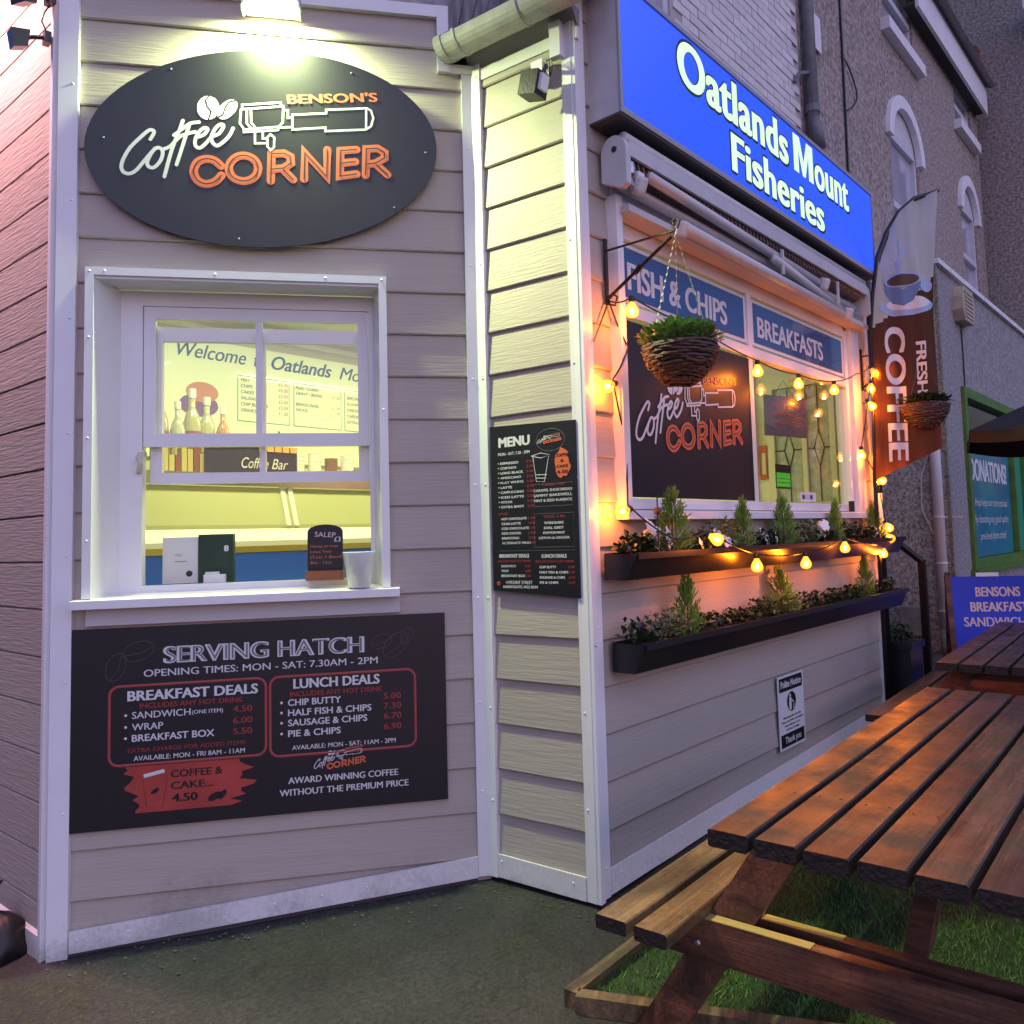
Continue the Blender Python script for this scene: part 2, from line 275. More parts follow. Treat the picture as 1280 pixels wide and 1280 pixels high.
#benson [(81, 187), (395, 222), (81, 224), (395, 261)]
# ---------------------------------------------------------------- ground
def sm(t): t = max(0, min(1, t)); return t*t*(3-2*t)
FCi = FC.inverted()
def gz(x, y):
    p = FCi @ Vector((x, y, 0)); u, n = p.x, -p.y
    wall = .09*max(u, -2.2) if u < 0 else .03*u
    if n <= 0: 
        return wall
    tgt = -.055 + .035*max(0, u-1.6)
    return wall + (tgt-wall)*sm(n/.28)
def build_ground():
    xs = []; n1 = 190
    for i in range(n1+1):
        t = -1+2*i/n1; xs.append(4.2*t + 296*(abs(t)**9)*(1 if t > 0 else -1))
    v = []; f = []
    for j, yy in enumerate(xs):
        for i, xx in enumerate(xs):
            x, y = xx-.3, yy+2.6
            z = gz(x, y) if abs(xx) < 9 and abs(yy) < 9 else gz(max(-9, min(9, x)), max(-6.4, min(11.6, y)))
            from mathutils import noise
            z += .006*noise.noise(Vector((x*2.2, y*2.2, 0))) + .003*noise.noise(Vector((x*9, y*9, 3)))
            v.append((x, y, z-.012))
    for j in range(n1):
        for i in range(n1):
            a = j*(n1+1)+i; f.append((a, a+1, a+n1+2, a+n1+1))
    mb = MB(); mb.v = v; mb.f = f
    m = mat('mossy_asphalt', (.034, .034, .032), .58, var=.6, vs=1.7, bump=1.0, bs=150, col2=(.013, .0145, .010), rv=.16)
    n = m.node_tree.nodes; l = m.node_tree.links; b = n['Principled BSDF']; tc = n.new('ShaderNodeTexCoord'); O = tc.outputs['Object']
    def noi(sc, det, ro=.6, dist=0):
        t = n.new('ShaderNodeTexNoise'); t.inputs['Scale'].default_value = sc; t.inputs['Detail'].default_value = det; t.inputs['Roughness'].default_value = ro; t.inputs['Distortion'].default_value = dist; l.new(O, t.inputs[0]); return t.outputs[0]
    def ramp(f, p0, p1, a, c):
        r = n.new('ShaderNodeValToRGB'); r.color_ramp.elements[0].position = p0; r.color_ramp.elements[1].position = p1; r.color_ramp.elements[0].color = (*a, 1); r.color_ramp.elements[1].color = (*c, 1); l.new(f, r.inputs[0]); return r.outputs[0]
    def mix(f, a, c, mode='MIX'):
        x = n.new('ShaderNodeMix'); x.data_type = 'RGBA'; x.blend_type = mode
        if f is None: x.inputs[0].default_value = 1
        else: l.new(f, x.inputs[0])
        l.new(a, x.inputs[6])
        if isinstance(c, tuple): x.inputs[7].default_value = (*c, 1)
        else: l.new(c, x.inputs[7])
        return x.outputs[2]
    base = ramp(noi(1.6, 6), .38, .62, (.017, .019, .017), (.040, .043, .037))
    moss = ramp(noi(2.6, 9, .72, .5), .52, .66, (0, 0, 0), (.65, .65, .65))
    col = mix(moss, base, ramp(noi(26, 6, .7), .35, .65, (.014, .020, .007), (.050, .060, .022)))
    col = mix(None, col, ramp(noi(75, 5, .75), .36, .66, (.45, .45, .45), (1.75, 1.72, 1.65)), 'MULTIPLY')
    vo = n.new('ShaderNodeTexVoronoi'); vo.inputs['Scale'].default_value = 34; l.new(O, vo.inputs[0])
    col = mix(ramp(vo.outputs['Distance'], .06, .10, (.8, .8, .8), (0, 0, 0)), col, (.12, .12, .095))
    ck = n.new('ShaderNodeTexVoronoi'); ck.feature = 'DISTANCE_TO_EDGE'; ck.inputs['Scale'].default_value = .9; wv = n.new('ShaderNodeMix'); wv.data_type = 'RGBA'; wv.inputs[0].default_value = .18
    nn_ = n.new('ShaderNodeTexNoise'); nn_.inputs['Scale'].default_value = 5; nn_.inputs['Detail'].default_value = 6; l.new(O, nn_.inputs[0]); l.new(O, wv.inputs[6]); l.new(nn_.outputs['Color'], wv.inputs[7]); l.new(wv.outputs[2], ck.inputs[0])
    col = mix(ramp(ck.outputs['Distance'], .001, .004, (.5, .5, .5), (0, 0, 0)), col, (.009, .010, .007))
    l.new(col, b.inputs['Base Color']); l.new(ramp(noi(2.6, 9, .72, .5), .45, .6, (.48,)*3, (.85,)*3), b.inputs['Roughness'])
    bp = n.new('ShaderNodeBump'); bp.inputs['Strength'].default_value = 1; bp.inputs['Distance'].default_value = .008; l.new(noi(75, 5, .75), bp.inputs['Height']); b2 = n.new('ShaderNodeBump'); b2.inputs['Strength'].default_value = .7; b2.inputs['Distance'].default_value = .02
    l.new(noi(9, 6, .6), b2.inputs['Height']); l.new(bp.outputs[0], b2.inputs['Normal']); l.new(b2.outputs[0], b.inputs['Normal'])
    g = mb.build('ground', m, smooth=True, kind='structure', label='dark mossy asphalt yard in front of the kiosk')
build_ground()
# loose chippings lying along the foot of the walls
rs = random.Random(3); mb = MB()
def pebble(mb, x, y, z, s, rnd):
    vs = []
    for a, b, c in ((1, 0, 0), (-1, 0, 0), (0, 1, 0), (0, -1, 0), (0, 0, 1), (0, 0, -1)):
        k = s*rnd.uniform(.6, 1.2); vs.append((x+a*k, y+b*k, z+c*k*.6))
    mb.add(vs, [(0, 2, 4), (2, 1, 4), (1, 3, 4), (3, 0, 4), (2, 0, 5), (1, 2, 5), (3, 1, 5), (0, 3, 5)])
for i in range(260):
    k = rs.random()
    if k < .55: p = FA @ Vector((rs.uniform(0, 1.5), -abs(rs.gauss(0, .09))-.03, 0))
    elif k < .75: p = FB @ Vector((rs.uniform(0, .5), -abs(rs.gauss(0, .07))-.03, 0))
    else: p = Vector((rs.uniform(-2, .6), rs.uniform(1.3, 2.9), 0))
    pebble(mb, p.x, p.y, gz(p.x, p.y)-.009, rs.choice([.002, .003, .004, .007 if k < .75 else .003]), rs)
mb.build('gravel', mat('pale_chippings', (.13, .125, .10), .8, var=.6, vs=30), kind='stuff', label='small loose chippings and grit scattered at the foot of the walls')
# ---------------------------------------------------------------- clad kiosk
shop = thing('kiosk_building', 'small beige clad corner kiosk with white trims, serving hatch and shop window', 'building', Matrix.Identity(4))
PITCH = .1609
def clad(F, u0, u1, z0, z1, holes=(), ph=.541-.1609*4, chamf=False, topclip=None):
    k = 0
    while ph+k*PITCH < z1:
        zb = ph+k*PITCH; ze = zb+PITCH; k += 1
        if ze <= z0: continue
        cuts = sorted({max(zb, z0), min(ze, z1)} | {c for h in holes for c in (h[2], h[3]) if zb < c < ze and z0 < c < z1})
        for a, b in zip(cuts, cuts[1:]):
            if b-a < .004: continue
            segs = [(u0, u1)]
            for h in holes:
                if h[2] < b-1e-4 and h[3] > a+1e-4:
                    ns = []
                    for s0, s1 in segs:
                        if h[0] > s0: ns.append((s0, min(s1, h[0])))
                        if h[1] < s1: ns.append((max(s0, h[1]), s1))
                    segs = [q for q in ns if q[1]-q[0] > .005]
            for s0, s1 in segs:
                ya = -.019+.010*(a-zb)/PITCH; yb = -.019+.010*(b-zb)/PITCH
                wob = random.uniform(-.0012, .0012)
                if chamf and abs(b-ze) < 1e-4:
                    pr = [(ya-.003, a+.001), (0, a+.001), (0, b), (-.003, b), (ya-.003, b-.008)]
                elif abs(a-zb) < 1e-4:
                    pr = [(ya+wob+.002, a+.0035), (ya+wob+.004, a+.001), (0, a+.001), (0, b), (yb, b), (ya+wob, a+.006)]
                else: pr = [(ya, a), (0, a), (0, b), (yb, b)]
                mb = MB().prismx(pr, s0-(s0+s1)/2, s1-(s0+s1)/2)
                # y axis of profile already local; shift handled by matrix
                mb.build('cladding_board', m_clad, shop, F @ TR((s0+s1)/2, 0, 0))
HA = (.125, 1.09, 1.04, 2.17); HW = (.215, 2.66, 1.31, 2.40)
clad(FA, .03, 1.46, -.13, 3.24, [HA, (1.335, 1.5, 3.02, 3.4)])
clad(FB, .0, .47, 0, 3.02)
clad(FC, .0, 2.86, 0, 2.9, [HW], ph=.529-.1609*4)
clad(FC, .0, .14, 2.9, 3.55, ph=.529-.1609*4)
clad(FD, -1.6, 0, -.2, 3.75, ph=.541-.1609*5, chamf=True)
def slab(F, u0, u1, z0, z1, y0, y1, holes, m=m_sub, name='inner_wall'):
    mb = MB()
    if not holes: mb.box(u0, u1, y0, y1, z0, z1)
    else:
        h = holes[0]; mb.box(u0, h[0], y0, y1, z0, z1); mb.box(h[1], u1, y0, y1, z0, z1); mb.box(h[0], h[1], y0, y1, z0, h[2]); mb.box(h[0], h[1], y0, y1, h[3], z1)
    return mb.build(name, m, shop, F)
m_int = mat('cream_interior_wall', (.72, .70, .56), .6)
slab(FA, 0, 1.47, -.2, 3.2, .001, .07, [HA], m_sub); slab(FA, .05, 1.45, -.2, 3.2, .072, .11, [HA], m_int)
slab(FB, .0, .455, -.1, 3.0, .001, .09, [])
slab(FC, .03, 2.84, -.1, 3.2, .001, .07, [HW], m_sub); slab(FC, .1, 2.80, -.1, 3.2, .072, .11, [HW], m_int)
slab(FD, -2.0, -.03, -.3, 3.8, .001, .1, [])
# trims
def tbox(F, u0, u1, z0, z1, y0, y1, m=m_trim, name='corner_trim', zb0=None, zb1=None):
    return MB().prism([(u0, z0 if zb0 is None else zb0), (u1, z0 if zb1 is None else zb1), (u1, z1), (u0, z1)], y0, y1).build(name, m, shop, F)
def rivets(F, pts, name='rivet', m=m_trim):
    for u, z, y in pts:
        MB().lathe([(.0048, 0), (.0042, .0016), (.0022, .0028), (0, .0032)], n=8).build(name, m, shop, F @ TR(u, y, z) @ RX(90))
tbox(FA, -.002, .062, -.165, 3.5, -.034, .0); tbox(FD, -.016, .004, -.17, 3.5, -.034, 0)
MB().prismx([(-.030, -.16), (-.030, -.045), (-.022, -.033), (-.02, -.033), (-.02, -.16)], -1.6, -.017).build('base_trim', m_trimd, shop, FD)
rivets(FA, [(.045, z, -.034) for z in (.35, .78, 1.2, 1.62, 2.02, 2.44, 2.86)])
tbox(FA, 1.412, 1.470, 0, 3.05, -.030, 0); tbox(FB, -.008, .052, 0, 3.05, -.030, 0)
rivets(FA, [(1.432, z, -.030) for z in (.30, .62, 1.0, 1.42, 1.82, 2.26, 2.72)]); rivets(FB, [(.036, z, -.030) for z in (.27, .6, 1.0, 1.42, 1.82, 2.26, 2.72, 3.0)])
tbox(FB, .432, .4895, .0, 3.35, -.026, 0); tbox(FC, -.026, .052, .0, 3.6, -.026, 0)
rivets(FB, [(.446, z, -.026) for z in (.3, .62, 1.0, 1.42, 1.82, 2.26, 2.72)]); rivets(FC, [(.026, z, -.026) for z in (.1, .9, 1.9)])
tbox(FC, 2.835, 2.885, .05, 2.95, -.030, 0); MB().box(2.86, 2.89, -.0, 1.0, 0, 3.1).build('end_wall', m_sub, shop, FC)
tbox(FA, .062, 1.412, 0, 0, 0, 0, name='x') if 0 else None
MB().prism([(.064, -.100), (1.411, -.004), (1.411, .070), (.064, -.030)], -.031, -.022).build('base_trim', m_trimd, shop, FA)
MB().prism([(.053, .003), (.431, .0), (.431, .078), (.053, .083)], -.029, -.021).build('base_trim', m_trimd, shop, FB)
MB().prism([(.053, .006), (2.834, .075), (2.834, .158), (.053, .092)], -.029, -.021).build('base_trim', m_trimd, shop, FC)
rivets(FA, [(.09+i*.155, -.062+.0715*(i*.155+.03), -.031) for i in range(9)]); rivets(FB, [(.07, .06, -.029), (.38, .05, -.029)])
rivets(FC, [(.11+i*.2, .062+.024*(i*.2), -.029) for i in range(14)])
MB().prism([(.064, -.16), (1.41, -.06), (1.41, .02), (.064, -.075)], -.0215, -.0212).build('shaded_gap_strip', m_sub, shop, FA)  # dark strip painting the shaded gap between base trim and ground
# wall head of the hatch side
tbox(FA, .0, 1.322, 3.238, 3.285, -.034, 0, name='wall_head_trim'); tbox(FA, 1.322, 1.366, 3.02, 3.285, -.036, 0, name='wall_head_trim'); tbox(FA, 1.366, 1.47, 3.018, 3.052, -.034, 0, name='wall_head_trim')
MB().box(.0, 1.6, .22, .5, 3.0, 5.5).build('upper_wall', mat('lavender_rough_render', (.50, .46, .50), .9, var=.45, vs=14, bump=1, bs=25), shop, FA)
for i in range(9):
    mb = MB(); a = 1.32+i*.045
    mb.prism([(a, 3.0+.02*i), (a+.035, 3.0+.01*i), (a+.22+.02*i, 3.9), (a+.16+.02*i, 3.9)], .10-.006*i, .12-.006*i)
    mb.build('old_rafter', mat('weathered_grey_timber', (.30, .28, .30), .85, var=.7, vs=5, bump=.7, bs=12, st=(8, 8, 1)), shop, FA)
# eave of the narrow wall: fascia, gutter, dark roof edge
MB().box(.03, .50, -.024, -.004, 2.985, 3.03).build('fascia_strip', m_trim, shop, FB)
MB().prismx([(-.004, 3.03), (-.01, 3.03), (-.05, 3.085), (-.05, 3.10), (0, 3.10)], .0, .50).build('soffit', mat('grey_soffit', (.33, .31, .31), .7), shop, FB)
prof = [(-.062*cos(t), -.062*sin(t)) for t in [pi*i/12 for i in range(13)]]; prof += [(.057*cos(t), -.057*sin(t)) for t in [pi*i/12 for i in range(13)]]
gp = [(y-.112, z+3.115) for y, z in prof]
MB().prismx(gp, -.055, .575).build('gutter', m_gut, shop, FB, smooth=False)
for u in (-.045, .04, .33):
    pr = [(-.067*cos(t), -.067*sin(t)) for t in [pi*i/12 for i in range(13)]]+[(.0625*cos(t), -.0625*sin(t)) for t in [pi*i/12 for i in range(13)]]
    MB().prismx([(y-.112, z+3.117) for y, z in pr], u, u+(.028 if u < 0 else .012)).build('gutter_bracket', m_gut, shop, FB)
MB().lathe([(.062, 0), (.062, .012), (0, .013)], n=20).build('gutter_end_cap', m_gut, shop, FB @ TR(.575, -.112, 3.112) @ RY(90))
MB().prismx([(-.13, 3.135), (-.13, 3.155), (.42, 3.40), (.42, 3.37)], -.06, .60).build('roof', mat('dark_roof_felt', (.025, .024, .028), .8, bump=.4, bs=40), shop, FB)
MB().box(.40, .445, -.052, -.026, 2.93, 3.06).build('gutter_support', m_trim, shop, FB)
# ------------------------------------------------------- serving hatch window
hatch = shop
def qbox(F, x0, x1, y0, y1, z0, z1, name, m, par=shop): return MB().box(x0, x1, y0, y1, z0, z1).build(name, m, par, F)
HWN = bpy.data.objects.new('hatch_window', None); COL.objects.link(HWN); HWN.parent = shop; HWN.matrix_local = FA
I = Matrix.Identity(4)
def hb(x0, x1, y0, y1, z0, z1, name='frame', m=m_upvc): return MB().box(x0, x1, y0, y1, z0, z1).build(name, m, HWN)
hb(.098, .126, -.055, 0, 1.055, 2.198, 'outer_trim', m_trim); hb(1.088, 1.116, -.055, 0, 1.055, 2.198, 'outer_trim', m_trim); hb(.126, 1.088, -.055, 0, 2.170, 2.198, 'outer_trim', m_trim)
# splayed reveal linings
MB().add([(.124, -.05, 1.04), (.124, -.05, 2.171), (.172, .085, 2.155), (.172, .085, 1.055), (.12, .085, 1.04), (.12, .085, 2.171)], [(0, 3, 2, 1), (3, 4, 5, 2), (0, 1, 5, 4)]).build('reveal_lining', m_upvc, HWN)
MB().add([(1.09, -.05, 1.04), (1.09, -.05, 2.171), (1.062, .085, 2.155), (1.062, .085, 1.055), (1.1, .085, 1.04), (1.1, .085, 2.171)], [(0, 1, 2, 3), (3, 2, 5, 4), (0, 4, 5, 1)]).build('reveal_lining', m_upvc, HWN)
MB().box(.12, 1.095, -.045, .085, 2.160, 2.1715).build('reveal_lining', m_upvc, HWN)
# sill and apron
MB().prismx([(-.085, 1.022), (-.085, 1.050), (.085, 1.062), (.085, 1.022)], .072, 1.148).build('sill', m_trim, HWN)
MB().box(.105, 1.148, -.034, -.001, .962, 1.022).build('sill_apron', mat('grey_white_apron', (.55, .54, .54), .6), HWN)
# fixed frame at the back of the reveal
hb(.172, .245, .085, .135, 1.058, 2.158); hb(1.045, 1.066, .085, .135, 1.058, 2.158); hb(.245, 1.045, .085, .135, 2.103, 2.158); hb(.245, 1.045, .085, .135, 1.058, 1.085)
def sash(x0, x1, z0, z1, y, st, bot, top, bar=True, nm='sash'):
    mb = MB(); d = .028
    mb.box(x0, x0+st, y, y+d, z0, z1); mb.box(x1-st, x1, y, y+d, z0, z1); mb.box(x0+st, x1-st, y, y+d, z0, z0+bot); mb.box(x0+st, x1-st, y, y+d, z1-top, z1)
    if bar: mb.box((x0+x1)/2-.011, (x0+x1)/2+.011, y+.003, y+d-.003, z0+bot, z1-top)
    s = mb.build(nm, m_upvc, HWN)
    MB().box(x0+st, x1-st, y+.012, y+.016, z0+bot, z1-top).build('pane', m_glass, HWN)
    return s
sash(.248, 1.043, 1.585, 2.101, .088, .038, .048, .044)
sash(.262, 1.043, 1.452, 2.035, .124, .040, .040, .052)
MB().tube([(.255, .088, 1.56), (.245, .07, 1.555), (.240, .062, 1.54), (.248, .060, 1.52), (.243, .064, 1.50), (.236, .075, 1.488)], [.009, .011, .010, .009, .010, .006], 8).build('sash_handle', mat('cream_plastic_handle', (.55, .50, .40), .35), HWN, smooth=True)
rivets(FA, [(.112, z, -.055) for z in (1.25, 1.6, 1.95, 2.183)]+[(.16, 2.184, -.055), (.52, 2.184, -.055), (.9, 2.184, -.055), (1.10, 2.184, -.055), (1.10, 1.7, -.055)])
# ------------------------------------------------------- shop window on the long wall
SW = bpy.data.objects.new('shop_window', None); COL.objects.link(SW); SW.parent = shop; SW.matrix_local = FC
def sb(x0, x1, y0, y1, z0, z1, name='frame', m=m_upvc): return MB().box(x0, x1, y0, y1, z0, z1).build(name, m, SW)
sb(.175, .213, -.06, 0, 1.30, 2.47, 'edge_trim', m_trim); sb(2.575, 2.70, -.035, 0, 1.30, 2.405, 'edge_trim', m_trim)
MB().prismx([(-.065, 1.272), (-.065, 1.300), (.02, 1.312), (.02, 1.272)], .175, 2.74).build('sill', m_upvc, SW)
sb(.215, .25, -.012, .05, 1.312, 2.385); sb(2.52, 2.573, -.012, .05, 1.312, 2.385); sb(.25, 2.52, -.012, .05, 1.312, 1.352); sb(.25, 2.52, -.012, .05, 2.345, 2.40)
sb(.25, 2.52, -.012, .05, 2.045, 2.09); sb(1.29, 1.33, -.012, .05, 2.09, 2.345); sb(1.30, 1.325, -.010, .05, 1.352, 2.045)
sb(.20, 2.70, -.10, -.0, 2.405, 2.43, 'head_board', mat('awning_head_board', (.58, .54, .52), .6)); sb(.20, 2.70, -.02, -.0, 2.43, 2.60, 'head_panel', m_upvc)
for a, b in ((.27, 1.27), (1.35, 2.50)):
    sb(a-.015, b+.015, -.005, .04, 2.105, 2.33, 'transom_frame')
    sb(a+.01, b-.01, -.0075, -.006, 2.12, 2.315, 'blue_panel', mat('blue_window_vinyl', (.045, .11, .26), .15, coat=.6))
text(SW, 'FISH & CHIPS', .31, 2.155, -.0085, mat('pale_window_lettering', (.62, .63, .64), .4), w=.78, h=.105, bold=.035)
text(SW, 'BREAKFASTS', 1.40, 2.155, -.0085, mat('pale_window_lettering', (.62, .63, .64), .4), w=.80, h=.100, bold=.03)
sb(.25, 1.30, .010, .014, 1.352, 2.045, 'pane', m_glass); sb(1.325, 2.52, .010, .014, 1.352, 2.045, 'pane', m_glass)
# ------------------------------------------------------- the brewery of the logo: strokes traced as print
from_logo = 1
def strokes(parent, data, r, m, k, o, name, y=0, fy=.12, n=8, skew=0, kz=None):
    mb = MB()
    for i, st in enumerate(data):
        pts = [(o[0]+(a+skew*b)*k/1000, o[1]-.0001*i, o[2]+b*(kz or k)/1000) for a, b in st]
        if r > .0005:                                       # smooth the hand-written lines
            q = []
            for j in range(len(pts)-1):
                p0 = Vector(pts[max(j-1, 0)]); p1 = Vector(pts[j]); p2 = Vector(pts[j+1]); p3 = Vector(pts[min(j+2, len(pts)-1)])
                for t in (0, .33, .66): q.append(.5*((2*p1)+(p2-p0)*t+(2*p0-5*p1+4*p2-p3)*t*t+(3*p1-p0-3*p2+p3)*t**3))
            q.append(Vector(pts[-1])); pts = q if name == 'script_lettering' or (data is CORNER and i < 2) else pts
        mb.ribbon([(p[0], p[2]) for p in pts], r, o[1]-.0002-.00006*i)
    return mb.build(name, m, parent)
def logo(parent, o, k, kz=None, minor=True, mw=m_white):
    """o: centre (x, y, z) of the mark on the panel, k: size against the oval sign's"""
    kz = kz or k
    strokes(parent, COFFEE, .0063*k, mw, k, o, 'script_lettering', kz=kz, n=6, fy=.06)
    strokes(parent, PORT, .0039*k, mw, k, o, 'portafilter_emblem', kz=kz, n=4)
    strokes(parent, CORNER, .0146*k, m_orange, k, (o[0], o[1], o[2]), 'corner_lettering', kz=kz, n=8, fy=.03)
    if minor: strokes(parent, CORNER, .0022*k, m_black, k, (o[0], o[1]-.0009, o[2]), 'corner_inline', kz=kz, n=4, fy=.5)
    for b in BEANS: MB().prism([(o[0]+x*k/1000, o[2]+z*kz/1000) for x, z in b], o[1]-.0003, o[1]).build('coffee_bean', mw, parent)
    strokes(parent, BSLIT, .0022*k, m_black, k, (o[0], o[1]-.0004, o[2]), 'bean_slit', kz=kz, n=4, fy=.3)
    text(parent, "BENSON'S", o[0]+.081*k, o[2]+.187*kz, o[1]-.001, m_orange, w=.325*k, h=.034*kz, bold=.03, rot=.105)
# ------------------------------------------------------- oval sign
def oval():
    t = thing('oval_sign', 'large black oval coffee sign with white script, under the floodlight', 'sign', FA @ TR(.70, 0, 2.665))
    n = 72; c = [(.612*cos(2*pi*i/n)+0, .0+.372*sin(2*pi*i/n)) for i in range(n)]
    # slightly tilted ellipse
    c = [(x, z+.035*x/.61) for x, z in c]
    MB().prism(c, -.048, -.040).build('panel', m_bsign, t)
    for a in (-.45, 0, .45): MB().box(a-.02, a+.02, -.040, -.018, -.2, .2).build('batten', m_sub, t)
    logo(t, (-.01, -.0485, -.015), 1.0)
    for a, b in ((-.55, .0), (-.33, .27), (.3, .31), (.57, .02), (.45, -.2), (-.1, -.345)):
        MB().lathe([(.004, 0), (.003, .002), (0, .0025)], n=8).build('screw', m_metal, t, TR(a, -.048, b) @ RX(90))
oval()
# ------------------------------------------------------- serving hatch menu board
def menu_board():
    x0, x1, z0, z1 = .0575, 1.308, .284, .952
    t = thing('serving_hatch_board', 'wide black serving hatch price board fixed below the hatch sill', 'sign', FA @ TR(0, 0, 0))
    MB().box(x0, x1, -.031, -.024, z0, z1).build('panel', m_black, t)
    Y = -.0318
    def tx(s, x, z, w, h, m=m_white, b=.02, **k): return text(t, s, x, z, Y, m, w=w, h=h, bold=b, **k)
    tx('SERVING HATCH', .352, .826, .665, .056, b=.045); text(t, 'SERVING HATCH', .358, .8285, Y-.0006, m_grey, w=.653, h=.051, bold=-.012)
    tx('OPENING TIMES: MON - SAT: 7.30AM - 2PM', .288, .783, .778, .024)
    def rr(a, b, c, d, r=.03):
        pts = []
        for cx, cz, s in ((b-r, d-r, 0), (a+r, d-r, 1), (a+r, c+r, 2), (b-r, c+r, 3)):
            for q in range(5): an = (s+q/4)*pi/2; pts.append((cx+r*cos(an), Y, cz+r*sin(an)))
        MB().tube(pts+[pts[0], pts[1]], .0042, 4, .2, cap=False).build('red_border', m_red, t)
    rr(.181, .683, .492, .755); rr(.697, 1.197, .482, .755)
    tx('BREAKFAST DEALS', .238, .705, .418, .033, b=.035); tx('LUNCH DEALS', .776, .712, .295, .033, b=.035)
    tx('INCLUDES ANY HOT DRINK', .276, .678, .332, .017, m_dred); tx('INCLUDES ANY HOT DRINK', .764, .684, .318, .017, m_dred)
    for s, z, w, p in (('SANDWICH', .645, .185, '4.50'), ('WRAP', .606, .098, '6.00'), ('BREAKFAST BOX', .569, .262, '5.50')):
        tx('\u2022', .226, z, .010, .02) if 0 else MB().lathe([(.0048, 0), (0, .0008)], n=8).build('bullet', m_white, t, TR(.232, Y, z+.012) @ RX(90))
        tx(s, .252, z, w, .023); tx(p, .575, z, .063, .021, m_dred)
    tx('(ONE ITEM)', .442, .648, .10, .013)
    tx('EXTRA CHARGE FOR ADDED ITEMS', .240, .533, .375, .014, m_dred); tx('AVAILABLE: MON - FRI 8AM - 11AM', .258, .505, .355, .016)
    for s, z, w, p in (('CHIP BUTTY', .653, .18, '5.00'), ('HALF FISH & CHIPS', .618, .285, '7.30'), ('SAUSAGE & CHIPS', .583, .27, '6.70'), ('PIE & CHIPS', .546, .178, '6.90')):
        MB().lathe([(.0048, 0), (0, .0008)], n=8).build('bullet', m_white, t, TR(.735, Y, z+.012) @ RX(90))
        tx(s, .757, z, w, .0225); tx(p, 1.085, z+.002, .062, .021, m_dred)
    tx('AVAILABLE: MON - SAT: 11AM - 2PM', .770, .500, .355, .016)
    tx('AWARD WINNING COFFEE', .757, .385, .375, .022, b=.03); tx('WITHOUT THE PREMIUM PRICE', .728, .345, .44, .022, b=.03)
    logo(t, (.935, Y, .452), .19, minor=False)
    # brushed red offer patch with ragged ends
    r = random.Random(4); L = []; Rr = []
    for i in range(15):
        z = .486-.011*i; L.append((.243+r.uniform(-.02, .02)+(.02 if 8 < i else 0), z)); Rr.append((.622+r.uniform(-.035, .035)-(.03 if i > 9 else 0), z))
    MB().prism([(a, b) for a, b in L]+[(a, b) for a, b in reversed(Rr)], Y-.0004, Y).build('red_offer_patch', mat('red_patch', (.46, .06, .045), .5, var=.3, vs=8), t)
    text(t, 'COFFEE &', .376, .441, Y-.001, m_black, w=.165, h=.024, bold=.03); text(t, 'CAKE...', .376, .402, Y-.001, m_black, w=.135, h=.024, bold=.03); text(t, '4.50', .380, .360, Y-.001, m_black, w=.08, h=.026, bold=.04)
    MB().tube([(.29, Y-.001, .452), (.355, Y-.001, .465)], .006, 6, .1).build('cup_lid_print', m_white, t)
    MB().tube([(.287, Y-.001, .44), (.30, Y-.001, .35), (.35, Y-.001, .345), (.365, Y-.001, .45)], .002, 5, .3).build('cup_outline_print', m_dred, t)
    for cx, cz, a, k in ((.515, .366, .5, 1), (.54, .37, .9, .8), (.325, .40, .6, .6)):
        MB().prism([(cx+(.024*cos(q)*cos(a)-.012*sin(q)*sin(a))*k, cz+(.024*cos(q)*sin(a)+.012*sin(q)*cos(a))*k) for q in [2*pi*i/14 for i in range(14)]], Y-.0009, Y-.0005).build('bean_print', m_black, t)
    for cx, cz, a, k in ((.20, .82, 1.2, 1.5), (.27, .87, .3, 1.6), (1.08, .86, .3, 1.2), (1.13, .845, .8, 1.7), (1.17, .875, 1.1, 1.0)):
        pts = [(cx+(.032*cos(q)*cos(a)-.02*sin(q)*sin(a))*k, Y, cz+(.032*cos(q)*sin(a)+.02*sin(q)*cos(a))*k) for q in [2*pi*i/16 for i in range(17)]]
        mb = MB().tube(pts, .0011, 4, .3); mb.tube([(cx-.03*cos(a)*k, Y, cz-.03*sin(a)*k), (cx+.006*k, Y, cz-.004*k), (cx+.03*cos(a)*k, Y, cz+.03*sin(a)*k)], .0011, 4, .3)
        mb.build('faint_bean_drawing', mat('faint_grey_print', (.07, .06, .06), .5), t)
menu_board()
